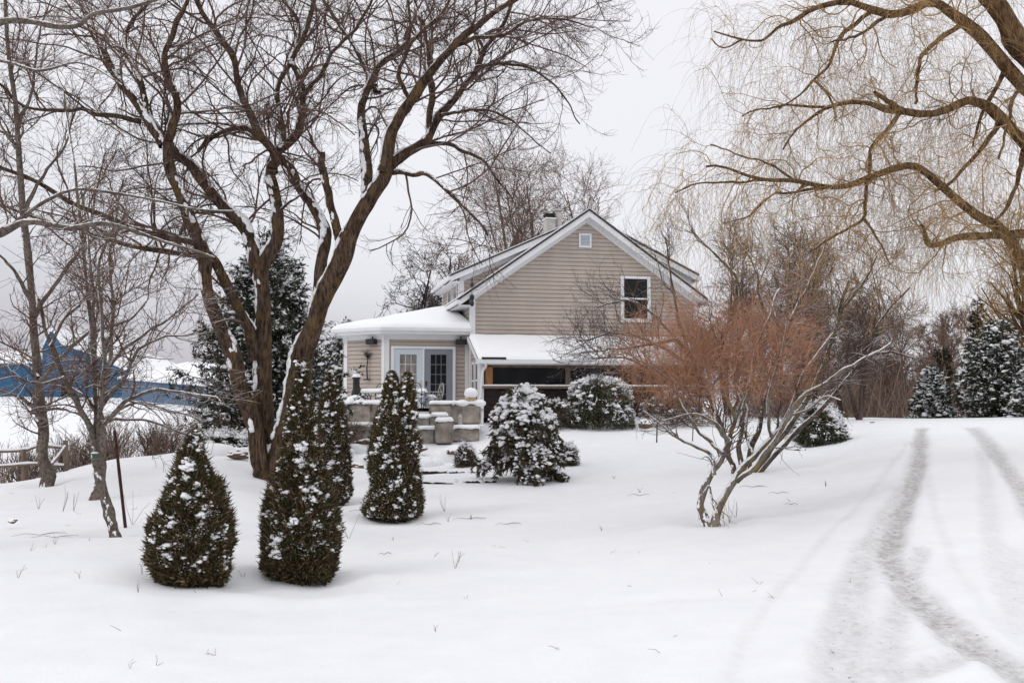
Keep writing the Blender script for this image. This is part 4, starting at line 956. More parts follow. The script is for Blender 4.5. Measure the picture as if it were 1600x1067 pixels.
# --- dormers
for side, sl_, eu, DT, DE in ((-1, .455, -.42, 2.7, 7.4), (1, .485, 9.14, .55, 7.4)):
    zr = AP-.10
    zd = lambda u: zr-sl_*abs(u-AU)
    wu = 0.0 if side < 0 else W
    a = Acc()
    sm = M['siding'] if side < 0 else M['siding_shaded']
    zt_ = lambda u: zd(u)-.3
    # cheek/front wall of the dormer seen above the main roof
    if side < 0:
        clap(a, lambda u, z, o: (u, DT-o, z), roofz(0)-.1, zt_(AU), lambda z: max(0.0, AU-(zt_(AU)-z)/sl_), lambda z: AU, .155)
        clap(a, lambda t, z, o: (-o-.002, t, z), roofz(0)-.25, zd(0)-.3, lambda z: DT, lambda z: DE, .155)
    else:
        clap(a, lambda u, z, o: (u, DT-o, z), roofz(W)-.1, zt_(AU), lambda z: AU, lambda z: min(W, AU+(zt_(AU)-z)/sl_), .155)
        a.box((W, DT, roofz(W)-.25), (W+.004, DE, zd(W)-.3))
    lo, hi = (0.02, AU) if side < 0 else (AU, W)
    a.prism([(lo, roofz(lo)-.2), (hi, roofz(hi)-.2), (hi, zd(hi)-.2), (lo, zd(lo)-.2)], DT+.035, DT+.15)
    dm = hp(a, 'dormer', sm)
    a = Acc(); slab(a, AU, zr+.03, eu, zd(eu)+.03, .07, DT-.44, DE+.3)
    hp(a, 'dormer_roof', M['roofing'], dm)
    a = Acc()
    a.prism([(AU, zr-.042), (eu, zd(eu)-.042), (eu, zd(eu)-.26), (AU, zr-.28)], DT-.405, DT-.382)
    a.prism([(AU, zr-.24), (eu, zd(eu)-.22), (eu, zd(eu)-.242), (AU, zr-.262)], DT-.38, DT)
    s0, s1 = (eu, 0.0) if side < 0 else (W, eu)
    a.box((s0, DT-.38, zd(eu)-.27), (s1, DE+.2, zd(eu)-.245)); g0 = eu-.11 if side < 0 else eu
    a.box((g0, DT-.40, zd(eu)-.19), (g0+.11, DE+.3, zd(eu)-.06))
    if side < 0:
        a.box((-.03, DT-.035, roofz(0)-.2), (.17, DT-.018, zd(0)-.3)); a.box((-.04, DT-.035, roofz(0)-.3), (-.018, DT+.2, zd(0)-.3)); a.box((-.04, DE-.2, roofz(0)-.3), (-.018, DE, zd(0)-.3))
    else:
        a.box((W-.17, DT-.035, roofz(W)-.2), (W+.03, DT-.018, zd(W)-.3))
    a.prism([(AU, zr-.25), (wu, zd(wu)-.25), (wu, zd(wu)-.45), (AU, zr-.45)], DT-.03, DT-.016)
    hp(a, 'dormer_trim', M['white'], dm)
    a = Acc(); slab(a, AU, zr+.065, eu, zd(eu)+.065, .033, DT-.42, DE+.25); hp(a, 'snow', M['snow'], dm, True)
    if side < 0:
        a = Acc(); ww = M['white']
        for t0 in (DT+.5, DT+2.0):
            z0, z1 = roofz(0)-.15, zd(0)-.42
            a.box((-.05, t0, z0), (-.02, t0+1.1, z0+.07)); a.box((-.05, t0, z1-.07), (-.02, t0+1.1, z1)); a.box((-.05, t0, z0+.07), (-.02, t0+.08, z1-.07)); a.box((-.05, t0+1.02, z0+.07), (-.02, t0+1.1, z1-.07))
            a.box((-.03, t0+.08, z0+.07), (-.022, t0+1.02, z1-.07), mi=1)
        hp(a, 'dormer_windows', [M['white'], M['glass_curtain']], dm)
# --- gable window (double hung) : frame > sash, panes
def window(u0, u1, z0, z1, t, name='window', glassm=None, mid=True, fr=.10):
    a = Acc(); o = t-.055
    a.box((u0, o, z1-fr), (u1, t, z1)); a.box((u0, o, z0), (u1, t, z0+fr)); a.box((u0, o, z0+fr), (u0+fr, t, z1-fr)); a.box((u1-fr, o, z0+fr), (u1, t, z1-fr))
    a.box((u0-.03, o-.04, z0-.04), (u1+.03, t, z0))
    fo = hp(a, name, M['white'])
    a = Acc(); zm = (z0+z1)/2; i = fr
    if mid: a.box((u0+i, t-.045, zm-.03), (u1-i, t-.01, zm+.03))
    a.box((u0+i, t-.04, z0+i), (u0+i+.03, t-.012, z1-i)); a.box((u1-i-.03, t-.04, z0+i), (u1-i, t-.012, z1-i))
    hp(a, 'sash', M['white'], fo)
    a = Acc(); a.box((u0+i, t-.03, z0+i), (u1-i, t-.018, z1-i)); hp(a, 'pane', glassm or M['glass'], fo)
    return fo
window(5.84, 7.04, 3.66, 5.40, -.016)
# gable vent with louvres
a = Acc(); vu, vz = 4.42, 6.92-.20
a.box((vu-.25, -.07, vz+.20), (vu+.25, -.016, vz+.27)); a.box((vu-.25, -.07, vz-.27), (vu+.25, -.016, vz-.20)); a.box((vu-.25, -.07, vz-.2), (vu-.18, -.016, vz+.2)); a.box((vu+.18, -.07, vz-.2), (vu+.25, -.016, vz+.2))
fo = hp(a, 'gable_vent', M['white'])
a = Acc()
for k in range(7):
    z = vz-.19+k*.055; a.prism([(-.03, z+.05), (-.06, z), (-.055, z-.004), (-.025, z+.046)], vu-.18, vu+.18, axes=(1, 2, 0))
hp(a, 'louvre', M['door_white'], fo)
# chimney chase and flue
a = Acc(); cu, ct = 4.28, 5.0
a.box((cu-.2, ct-.3, AP-1.6), (cu+.2, ct+.3, AP+.50)); 
ch = hp(a, 'chimney', M['metal'])
a = Acc(); a.box((cu-.24, ct-.34, AP+.50), (cu+.24, ct+.34, AP+.55)); a.box((cu-.18, ct-.26, AP+.55), (cu+.18, ct+.26, AP+.69), mi=1); a.box((cu-.22, ct-.3, AP+.69), (cu+.22, ct+.3, AP+.74), mi=1)
hp(a, 'chimney_cap', [M['white'], M['flash']], ch)
a = Acc(); a.tubes(np.array([[(cu+.40, ct, AP-1.2), (cu+.40, ct, AP+.4), (cu+.40, ct, AP+.92)]]), np.full((1, 3), .15), 18, cap=True)
a.tubes(np.array([[(cu+.40, ct, AP+.90), (cu+.40, ct, AP+.98)]]), np.full((1, 2), .19), 18, cap=True); hp(a, 'flue_pipe', M['metal'], None, True)
# --- lean-to porch
PD = 2.0; PU = 8.3
zp0, zp1 = E(2.30), E(1.46)
pslope = lambda t: zp0+(zp1-zp0)*(-t/PD)
a = Acc()
a.prism([(0, pslope(0)), (-PD-.25, pslope(-PD-.25)), (-PD-.25, pslope(-PD-.25)-.09), (0, pslope(0)-.09)], -.12, PU+.1, axes=(1, 2, 0))
pr_ = hp(a, 'porch_roof', M['roofing'])
a = Acc(); zg = pslope(-PD-.25)
a.box((-.15, -PD-.38, zg-.14), (PU+.12, -PD-.25, zg+.0)); a.box((-.12, -PD-.25, zg-.18), (PU, -PD-.05, zg-.14))
a.prism([(0, pslope(0)-.01), (-PD-.25, zg-.01), (-PD-.25, zg-.17), (0, pslope(0)-.17)], -.145, -.122, axes=(1, 2, 0))
hp(a, 'gutter', M['white'], pr_)
a = Acc(); snow_slab(a, (-.13, -PD-.36, zg+.0), (PU+.1, -PD-.36, zg), (PU+.1, -.03, pslope(-.03)), (-.10, -.03, pslope(-.03)), .12, 160, 26, .12, 3)
hp(a, 'porch_snow', M['snow'], pr_, True)
a = Acc(); a.box((-.02, -PD-.40, zg+.0), (.85, -PD-.383, zg+.075)); hp(a, 'bare_eave', M['flash'], pr_)
# posts, sill, lower wall, glazing
zs = 1.13; zh = zg-.18
a = Acc()
for k, u0 in enumerate((.18, 3.10, 5.6, 7.95)):
    o_ = Acc(); o_.box((u0, -PD-.02, zs), (u0+(.26 if k == 0 else .18), -PD+.14, zh)); hp(o_, 'porch_post', M['wood'] if k == 0 else M['wood_grey'])
a.box((.0, -PD-.10, zs-.09), (PU, -PD+.10, zs)); a.box((0.0, -PD-.02, zh-.09), (PU, -PD+.10, zh-.001)); sil = hp(a, 'porch_sill', M['wood_grey'])
a = Acc(); snow_slab(a, (.02, -PD-.11, zs), (PU, -PD-.11, zs), (PU, -PD+.0, zs), (.02, -PD, zs), .05, 120, 6, .05, 8); hp(a, 'snow', M['snow'], sil, True)
a = Acc()
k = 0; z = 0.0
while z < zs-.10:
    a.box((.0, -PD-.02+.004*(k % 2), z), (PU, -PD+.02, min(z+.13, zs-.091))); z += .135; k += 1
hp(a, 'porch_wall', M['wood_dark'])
a = Acc(); a.box((.44, -PD+.04, zs), (PU-.1, -PD+.05, zh-.09)); hp(a, 'porch_glass', M['glass'])
# side wall of the porch with two slim windows and white trim
a = Acc(); clap(a, lambda t, z, o: (-o, t, z), .1, zp0-.1, lambda z: -min(PD, PD*(zp0-.1-z)/(zp0-zp1)), lambda z: -.001, .155)
hp(a, 'porch_side_wall', M['siding'])
a = Acc()
for t0 in (-.95, -1.7):
    a.box((-.05, t0, .35), (-.02, t0+.08, 2.0)); a.box((-.05, t0+.47, .35), (-.02, t0+.55, 2.0)); a.box((-.05, t0+.08, 1.92), (-.02, t0+.47, 2.0)); a.box((-.05, t0+.08, .35), (-.02, t0+.47, .43)); a.box((-.03, t0+.08, .43), (-.022, t0+.47, 1.92), mi=1)
    a.box((-.045, t0+.08, 1.3), (-.025, t0+.47, 1.36))
hp(a, 'porch_side_window', [M['white'], M['glass']])
a = Acc(); a.box((-.05, -PD-.03, 0), (.12, -PD+.15, zh)); hp(a, 'porch_corner', M['white'])
a = Acc(); a.tubes(catmull([(.10, -PD-.32, zg-.1), (.14, -PD-.30, zg-.25), (.06, -PD-.12, zg-.45), (.0, -PD-.09, .9), (.0, -PD-.09, .75), (-.06, -PD-.22, .66)], 22), np.full(22, .045), 8, cap=True)
hp(a, 'downspout', M['white'], None, True)
# --- sunroom
sb = .15; se = E(2.46)
F0 = [(0.0, .45), (-3.14, .45), (-4.55, 1.86), (-4.55, 4.9), (-3.14, 6.3), (0.0, 6.3)]
a = Acc(); tr_ = Acc()
for (p, q2) in zip(F0[:-1], F0[1:]):
    p = np.array(p); q2 = np.array(q2); Lw = np.linalg.norm(q2-p); dr = (q2-p)/Lw; nn = np.array([dr[1], -dr[0]])
    if np.dot(nn, (p+q2)/2-np.array([-1.6, 3.4])) < 0: nn = -nn
    fn = lambda s_, z, o, p=p, dr=dr, nn=nn: (p[0]+dr[0]*s_+nn[0]*o, p[1]+dr[1]*s_+nn[1]*o, z)
    clap(a, fn, sb, se-.1, lambda z: 0.0, lambda z, Lw=Lw: Lw, .155)
    pts4 = [fn(0, sb, -.035), fn(Lw, sb, -.035), fn(Lw, se, -.035), fn(0, se, -.035)]; a.add(pts4, [(0, 1, 2, 3)])
    for s0, s1 in ((0, .15), (Lw-.15, Lw)):
        v = [fn(s0, sb, .03), fn(s1, sb, .03), fn(s1, se-.1, .03), fn(s0, se-.1, .03), fn(s0, sb, 0), fn(s1, sb, 0), fn(s1, se-.1, 0), fn(s0, se-.1, 0)]
        tr_.add(v, [(0,1,2,3),(0,3,7,4),(1,5,6,2),(3,2,6,7)])
    v = [fn(.15, se-.28, .024), fn(Lw-.15, se-.28, .024), fn(Lw-.15, se-.1, .024), fn(.15, se-.1, .024), fn(.15, se-.28, 0), fn(Lw-.15, se-.28, 0)]
    tr_.add(v, [(0, 1, 2, 3), (4, 5, 1, 0)])
sr = hp(a, 'sunroom_wall', M['siding']); hp(tr_, 'sunroom_trim', M['white'], sr)
def offset_poly(pl, o):
    res = []
    cx, cy = -1.6, 3.4; n = len(pl)
    ln = []
    for (p, q2) in zip(pl[:-1], pl[1:]):
        p = np.array(p); q2 = np.array(q2); d = (q2-p)/np.linalg.norm(q2-p); nn = np.array([d[1], -d[0]])
        if np.dot(nn, (p+q2)/2-np.array([cx, cy])) < 0: nn = -nn
        ln.append((p+nn*o, d))
    res.append((0.0-.0, pl[0][1]-o))
    for (p1, d1), (p2, d2) in zip(ln[:-1], ln[1:]):
        A = np.array([d1, -d2]).T; s_ = np.linalg.solve(A, p2-p1); res.append(tuple(p1+d1*s_[0]))
    res.append((0.0, pl[-1][1]+o)); return res
Eo = offset_poly(F0, .42); Ei = offset_poly(F0, .0); Eg = offset_poly(F0, .53)
ze = se
def ringband(acc, A_, B_, za, zb):
    n = len(A_); v = [(x, y, za) for x, y in A_]+[(x, y, zb) for x, y in B_]
    acc.add(v, [(i, i+1, n+i+1, n+i) for i in range(n-1)])
a = Acc(); ringband(a, Ei, Eo, ze-.10, ze-.10); ringband(a, Eo, Eo, ze-.10, ze-.03); ringband(a, Eo, Eg, ze-.03, ze+.02); ringband(a, Eg, Eg, ze+.02, ze+.13); ringband(a, Eg, Eo, ze+.13, ze+.13)
rfs = hp(a, 'sunroom_roof', M['white'], None)
apx = np.array([0.0-.3, 3.4, ze+1.15])
a = Acc(); nseg = 14; Er = []
for (p, q2) in zip(Eg[:-1], Eg[1:]):
    for k in range(nseg): Er.append(np.array(p)+(np.array(q2)-np.array(p))*k/nseg)
Er.append(np.array(Eg[-1])); Er = np.array(Er)
# soften the corners of the blanket
for _ in range(3): Er[1:-1] = (Er[:-2]+2*Er[1:-1]+Er[2:])/4
rings = []; ns = 26
for k in range(ns):
    s_ = (k/(ns-1))**1.5; dist = s_*3.2
    th = .17*math.sqrt(max(0, 1-(1-min(1, dist/.22))**2))
    rg = np.zeros((len(Er), 3)); rg[:, :2] = Er*(1-s_)+apx[:2]*s_; rg[:, 2] = (ze+.12)*(1-s_)+apx[2]*s_+th
    rg[:, 2] += vnoise(rg[:, 0]+20, rg[:, 1]+20, .7, 5)*.07*min(1, k/4); rings.append(rg)
v = np.array(rings); n = v.shape[1]; idx = np.arange(ns*n).reshape(ns, n)
a.add(v.reshape(-1, 3), np.stack([idx[:-1,:-1], idx[:-1,1:], idx[1:,1:], idx[1:,:-1]], -1).reshape(-1, 4))
hp(a, 'snow', M['snow'], rfs, True)
# french doors
d0, d1, dz0, dz1 = -2.92, -.52, sb+.05, E(1.93); t_ = .45-.012
a = Acc(); f_ = .10
a.box((d0, t_-.07, dz1-f_), (d1, t_, dz1)); a.box((d0, t_-.07, dz0), (d0+f_, t_, dz1-f_)); a.box((d1-f_, t_-.07, dz0), (d1, t_, dz1-f_)); dm_ = (d0+d1)/2-.0; a.box((dm_-.03, t_-.07, dz0), (dm_+.03, t_, dz1-f_))
df = hp(a, 'door_frame', M['white'])
for k, (x0, x1, mm, gg) in enumerate(((d0+f_, dm_-.03, M['door_white'], M['glass_curtain']), (dm_+.03, d1-f_, M['door_grey'], M['glass']))):
    a = Acc(); zt2 = dz1-f_-.01; st_ = .22 if k == 0 else .24; y0, y1 = (t_-.035, t_-.005) if k == 0 else (t_-.045, t_-.012)
    a.box((x0, y0, dz0), (x0+st_, y1, zt2)); a.box((x1-st_, y0, dz0), (x1, y1, zt2)); a.box((x0+st_, y0, zt2-.2), (x1-st_, y1, zt2)); a.box((x0+st_, y0, dz0), (x1-st_, y1, dz0+.28))
    do = hp(a, 'door', mm, None, label='pale blue-white door leaf with curtained panes' if k == 0 else 'dark grey-blue door leaf')
    a = Acc(); a.box((x0+st_, t_-.02, dz0+.28), (x1-st_, t_-.014, zt2-.2)); hp(a, 'pane', gg, do)
    a = Acc(); gx0, gx1, gz0, gz1 = x0+st_, x1-st_, dz0+.28, zt2-.2
    for j in range(1, 3): xx = gx0+(gx1-gx0)*j/3; a.box((xx-.009, t_-.03, gz0), (xx+.009, t_-.021, gz1))
    for j in range(1, 5): z = gz0+(gz1-gz0)*j/5; a.box((gx0, t_-.0285, z-.009), (gx1, t_-.0205, z+.009))
    hp(a, 'muntins', M['white'] if k == 0 else M['door_grey'], do)
    a = Acc(); hx_ = x1-.08 if k == 0 else x0+.08; a.box((hx_-.03, t_-.06, dz0+.95), (hx_+.03, t_-.04, dz0+1.13)); a.tubes(np.array([[(hx_, t_-.04, dz0+1.0), (hx_, t_-.10, dz0+1.0)]]), np.full((1, 2), .025), 8, cap=True)
    hp(a, 'door_handle', M['metal'] if k == 0 else M['iron'], do)
# hanging wind chime at the eave and wall loudspeakers
def wlocal(u, t, z): x, y, _ = HW(u, t); return (x, y, z+hB)
a = Acc(); b = np.array(wlocal(-.05, -.50, 0))
zt2 = hB+roofz(-.05)+.3
a.tubes(np.array([[b+[0,0,0]+[0,0,hB*0], b]]) if False else np.array([[(b[0], b[1], zt2-.7), (b[0], b[1], zt2+.05)]]), np.full((1, 2), .008), 4)
for z, r_ in ((zt2+.1, .02), (zt2+.02, .035), (zt2-.15, .075), (zt2-.62, .09), (zt2-.85, .08)):
    clumps(a, np.array([[b[0], b[1], z]]), np.array([[r_, r_, r_*1.4]]), tmpl=ICO2, jit=.03)
a.tubes(np.array([[(b[0]-.05, b[1], zt2-.6), (b[0]-.05, b[1], zt2-.8)], [(b[0]+.05, b[1], zt2-.6), (b[0]+.05, b[1], zt2-.83)]]), np.full((2, 2), .012), 6)
solo(a, 'wind_chime', M['iron'], (b[0], b[1], zt2-.8), 'dark wind chime hanging at the left corner of the gable', 'wind chime')
for (u, t, rz_, lab) in ((-3.62, .80, HR-R(45), 'black loudspeaker under the sunroom eave above the wall ornament'), (-.32, .28, HR, 'black loudspeaker under the sunroom eave right of the doors')):
    x, y, _ = HW(u, t); z = hB+se-.36
    a = Acc(); a.box((x-.2, y-.1, z-.1), (x+.2, y+.1, z+.1), rz_, (x, y, 0)); a.box((x-.17, y-.11, z-.075), (x+.17, y-.1005, z+.075), rz_, (x, y, 0)); a.box((x-.03, y+.05, z+.1), (x+.03, y+.09, z+.2), rz_, (x, y, 0))
    solo(a, 'loudspeaker', M['iron'], (x, y, z), lab, 'loudspeaker', 'outdoor loudspeakers', False)
# wall ornament: bare little tree
x, y, _ = HW(-3.78, 1.02); x += -.07; y -= .1
a = Acc(); z0 = hB+E(.72)
pts = catmull([(x+.12, y, z0), (x+.10, y, z0+.4), (x+.13, y, z0+.75), (x+.1, y, z0+.95)], NL); rr = np.linspace(.03, .012, NL)
a.tubes(pts, rr, 6); p1, r1 = spawn(pts[None], rr[None], 26, (.2, .42), (30, 80), 6, .2, (-.08, 0, .03), .5, (.6, 1), rmin=.006); a.tubes(p1, r1, 4)
p2, r2 = spawn(p1, r1, 150, (.08, .22), (30, 70), 4, .2, (0, 0, 0), .6, rmin=.004); a.tubes(p2, r2, 3)
a.box((x-.02, y-.03, z0-.05), (x+.22, y+.03, z0))
solo(a, 'wall_ornament', M['iron'], (x, y, z0), 'dark metal tree ornament fixed to the sunroom siding', 'wall ornament')

# ================================================================ TERRACE
PZ = 1.25
a = Acc(); xs = np.linspace(-6.3, -1.0, 80); ys = np.linspace(33.5, 38.0, 40); U, V = np.meshgrid(xs, ys); Zp = PZ+.1+vnoise(U+30, V, .8, 31)*.06
idx = np.arange(U.size).reshape(U.shape); a.add(np.stack([U, V, Zp], -1).reshape(-1, 3), np.stack([idx[:-1,:-1], idx[:-1,1:], idx[1:,1:], idx[1:,:-1]], -1).reshape(-1, 4))
a.box((-6.3, 33.5, .2), (-1.0, 38, PZ)); o = a.build('patio', M['snow']); o['kind'] = 'structure'
def stone_block(x0, x1, y0, y1, z0, z1, m, parent, seed):
    import bmesh
    b = bmesh.new(); bmesh.ops.create_cube(b, size=1)
    bmesh.ops.bevel(b, geom=b.edges[:], offset=.06, segments=2, affect='EDGES')
    bmesh.ops.subdivide_edges(b, edges=b.edges[:], cuts=2, use_grid_fill=True)
    r = random.Random(seed)
    for v in b.verts:
        v.co = Vector(((x0+x1)/2+v.co.x*(x1-x0)+r.uniform(-.014, .014), (y0+y1)/2+v.co.y*(y1-y0)+r.uniform(-.02, .02), (z0+z1)/2+v.co.z*(z1-z0)+r.uniform(-.014, .014)))
    me = bpy.data.meshes.new('stone_block'); b.to_mesh(me); b.free(); me.materials.append(m)
    for p in me.polygons: p.use_smooth = False
    ob = bpy.data.objects.new('stone_block', me); C.objects.link(ob)
    if parent: ob.parent = parent; ob.matrix_parent_inverse = Matrix.Translation(-Vector(parent.location))
    return ob
def snowcap(x0, x1, y0, y1, z, th, seed, edge=.09):
    a = Acc(); nu = max(8, int((x1-x0)/.05)); nv = max(8, int((y1-y0)/.05))
    snow_slab(a, (x0, y0, z), (x1, y0, z), (x1, y1, z), (x0, y1, z), th, nu, nv, edge, seed)
    # overhanging lip towards the viewer
    p = np.array([(x, y0+.015+math.sin(x*7+seed)*.012, z+th*.25+math.sin(x*11+seed)*.01) for x in np.linspace(x0+.03, x1-.03, nu)])
    a.tubes(p, np.full(nu, th*.42)*(1+.18*np.sin(np.linspace(0, 19, nu)+seed)), 8, cap=True); return a
def rwall(xa, xb, y, z0, z1, n, m, label, seed):
    rt = root('retaining_wall', ((xa+xb)/2, y, z0), label, 'stone wall', group='stone terrace walls')
    r = random.Random(seed); cuts = [xa]
    for k in range(1, n): cuts.append(xa+(xb-xa)*(k+r.uniform(-.2, .2))/n)
    cuts.append(xb)
    for k in range(n):
        stone_block(cuts[k]+.006, cuts[k+1]-.006, y, y+.42, z0, z1+r.uniform(-.02, .02), M['stone'] if r.random() < .5 else M['stone_grey'], rt, seed*10+k)
    sn = snowcap(xa-.02, xb+.02, y-.03, y+.44, z1+.015, .11, seed); part(sn, 'snow', M['snow'], rt)
    return rt
zu0, zu1 = .85, 1.50
rwall(P(524,0,33)[0], P(645,0,33)[0], 33.1, zu0, zu1, 4, M['stone'], 'upper stone wall of the patio, left of the step gap', 3)
rwall(P(673,0,33)[0], P(752,0,33)[0], 33.1, zu0, zu1, 2, M['stone'], 'upper stone wall of the patio, right of the step gap', 4)
rwall(P(533,0,31.6)[0], P(640,0,31.6)[0], 31.6, .30, .82, 3, M['stone'], 'lower stone wall left of the double-topped arborvitae', 5)
rwall(P(640,0,31.2)[0], P(683,0,31.2)[0], 31.2, .20, .72, 1, M['stone'], 'lower stone wall between the arborvitae and the stone pier', 6)
rwall(P(708,0,31.4)[0], P(750,0,31.4)[0], 31.4, .35, .74, 1, M['stone'], 'lower stone wall right of the stone pier', 7)
a = Acc(); U, V = np.meshgrid(np.linspace(-5.6, -.9, 90), np.linspace(31.85, 33.4, 24)); idx = np.arange(U.size).reshape(U.shape)
a.add(np.stack([U, V, .80+vnoise(U+30, V, .5, 33)*.08], -1).reshape(-1, 3), np.stack([idx[:-1,:-1], idx[:-1,1:], idx[1:,1:], idx[1:,:-1]], -1).reshape(-1, 4)); o = a.build('terrace', M['snow']); o['kind'] = 'structure'
def blockthing(name, px0, px1, y, dep, z0, z1, th, label, cat, seed, m='stone', group=None):
    x0, x1 = P(px0, 0, y)[0], P(px1, 0, y)[0]
    rt = root(name, ((x0+x1)/2, y+dep/2, z0), label, cat, group=group)
    o = stone_block(x0, x1, y, y+dep, z0, z1, M[m], rt, seed); part(snowcap(x0-.02, x1+.02, y-.03, y+dep+.02, z1+.01, th, seed, .1), 'snow', M['snow'], rt); return rt
blockthing('stone_pier', 683, 709, 30.9, .55, .30, .98, .12, 'squarish stone pier in the lower terrace wall', 'stone pier', 41, 'stone')
blockthing('stone_step', 648, 675, 32.5, .6, .75, 1.06, .11, 'stone step in the gap of the upper wall', 'stone step', 42, 'stone_grey')
blockthing('stone_step', 676, 701, 32.1, .5, .8, 1.12, .12, 'raised stone step just above the stone pier', 'stone step', 43, 'stone_grey')
blockthing('stone_planter', 524, 546, 34.3, .5, PZ, 1.73, .12, 'low grey planter with a snow cushion at the left end of the patio', 'planter', 44, 'stone_grey')
# stone lantern with a dome of snow
def ellip(acc, c, r, tmpl=ICO3, jit=.02, mi=0): clumps(acc, np.array([c]), np.array([r], float), tmpl=tmpl, jit=jit, mi=mi)
def lathe(acc, c, prof, n=20, mi=0):
    th = np.arange(n)*2*np.pi/n; v = np.array([[(c[0]+r*math.cos(t), c[1]+r*math.sin(t), c[2]+z) for t in th] for r, z in prof])
    m = len(prof); idx = np.arange(m*n).reshape(m, n); f = np.stack([idx[:-1], np.roll(idx[:-1], -1, 1), np.roll(idx[1:], -1, 1), idx[1:]], -1).reshape(-1, 4)
    b = acc.n; acc.add(v.reshape(-1, 3), f, mi); acc.f.append(idx[:1]+b); acc.m.append(np.array([mi])); acc.f.append(idx[-1:, ::-1]+b); acc.m.append(np.array([mi]))
lx = P(737, 0, 33)[0]; lz = 1.50
rt = root('garden_lantern', (lx, 33.25, lz), 'tan stone garden lantern with a domed snow cap on the right end of the wall', 'lantern')
a = Acc(); lathe(a, (lx, 33.25, lz-.05), [(.10, 0), (.13, .04), (.17, .12), (.185, .2), (.16, .28), (.19, .33), (.2, .36)]); part(a, 'body', M['tan'], rt)
a = Acc(); ellip(a, (lx, 33.25, lz+.36), (.23, .23, .19)); ellip(a, (lx-.28, 33.2, lz+.03), (.25, .18, .12)); ellip(a, (lx+.28, 33.2, lz+.03), (.22, .18, .13)); part(a, 'snow', M['snow'], rt)
# small garden ornament on the lower terrace
gx = P(721, 0, 32)[0]; a = Acc(); lathe(a, (gx, 32, .84), [(.05, 0), (.07, .05), (.05, .16), (.075, .25), (.05, .32), (.01, .36)]); solo(a, 'garden_figurine', M['metal'], (gx, 32, .84), 'small pale figurine standing in the snow of the lower terrace', 'figurine')
# chiminea / heater
cx, cy, _ = P(562, 0, 35.0); 
rt = root('patio_stove', (cx, cy, PZ), 'slim black cast-iron patio stove with a snow cap', 'stove')
a = Acc(); lathe(a, (cx, cy, PZ), [(.22, 0), (.22, .08), (.12, .12), (.16, .25), (.19, .45), (.17, .62), (.125, .78), (.12, 1.12), (.15, 1.14), (.15, 1.18)]); part(a, 'body', M['iron'], rt)
a = Acc(); ellip(a, (cx, cy, PZ+1.21), (.15, .15, .09)); part(a, 'snow', M['snow'], rt)
a = Acc(); ellip(a, (cx+.1, cy-.9, PZ+.28), (.34, .3, .28)); solo(a, 'snow_mound', M['snow'], (cx+.1, cy-.9, PZ), 'rounded snow heap in front of the black patio stove', 'snow heap')
# table
tx0, tx1 = P(572, 0, 34.6)[0], P(669, 0, 34.6)[0]; tz = PZ+.62
rt = root('patio_table', ((tx0+tx1)/2, 34.6, PZ), 'long black iron patio table under a thick slab of snow', 'table')
a = Acc(); a.box((tx0, 34.15, tz), (tx1, 35.05, tz+.03)); part(a, 'tabletop', M['iron'], rt, False)
for sx in (tx0+.12, tx1-.12):
    for sy in (34.25, 34.95):
        a = Acc(); d = .1 if sx < (tx0+tx1)/2 else -.1; a.tubes(catmull([(sx, sy, PZ), (sx+d*.2, sy, PZ+.25), (sx+d*1.2, sy, PZ+.45), (sx, sy, tz)], 12), np.full(12, .016), 6); part(a, 'leg', M['iron'], rt)
part(snowcap(tx0-.02, tx1+.02, 34.13, 35.07, tz+.03, .13, 51), 'snow', M['snow'], rt)
def chair(px, Y, rz, label, col='iron', snow=True):
    x, y, _ = P(px, 0, Y); rt = root('patio_chair', (x, y, PZ), label, 'chair', rz, group='iron patio chairs')
    def lp(acc, name, m, sm=True): o_ = acc.build(name, M[m], None, sm); o_.parent = rt
    a = Acc(); th = np.linspace(0, 2*np.pi, 17); ring = np.stack([.22*np.cos(th), .2*np.sin(th), np.full(17, .44)], 1); a.tubes(ring, np.full(17, .012), 5)
    for k in np.linspace(-.16, .16, 6): hh = math.sqrt(max(.01, 1-(k/.22)**2))*.2; a.tubes(np.array([[(k, -hh, .44), (k, hh, .44)]]), np.full((1, 2), .007), 4)
    lp(a, 'seat', col)
    for sx in (-1, 1):
        for sy in (-1, 1):
            a = Acc(); a.tubes(catmull([(sx*.17, sy*.15, .44), (sx*.2, sy*.2, .25), (sx*.17, sy*.17, .12), (sx*.22, sy*.22, 0)], 10), np.full(10, .012), 5); lp(a, 'leg', col)
    a = Acc(); arch = catmull([(-.19, .19, .44), (-.2, .24, .7), (-.14, .27, .9), (0, .28, .97), (.14, .27, .9), (.2, .24, .7), (.19, .19, .44)], 24); a.tubes(arch, np.full(24, .013), 6)
    for sx in (-1, 1): a.tubes(catmull([(0, .2, .46), (sx*.12, .23, .58), (sx*.03, .25, .7), (sx*.12, .26, .8), (0, .27, .92)], 16), np.full(16, .008), 5)
    a.tubes(np.array([[(-.19, .21, .55), (.19, .21, .55)]]), np.full((1, 2), .009), 5)
    lp(a, 'backrest', col)
    for sx in (-1, 1):
        a = Acc(); a.tubes(catmull([(sx*.2, .23, .66), (sx*.25, .05, .67), (sx*.24, -.15, .66), (sx*.2, -.17, .55), (sx*.19, -.13, .44)], 12), np.full(12, .01), 5); lp(a, 'armrest', col)
    if snow: a = Acc(); clumps(a, np.array([[0, 0, .49]]), np.array([[.2, .18, .09]]), tmpl=ICO3, jit=.02); lp(a, 'snow', 'snow')
chair(682, 34.4, R(-60), 'pale iron patio chair right of the table, in front of the grey door', 'metal', False)
chair(677, 35.2, R(-75), 'black iron patio chair right of the table, tucked behind the pale one')
chair(574, 35.4, R(70), 'black iron patio chair at the left end of the table')
chair(600, 35.5, R(5), 'black iron patio chair behind the left half of the table')
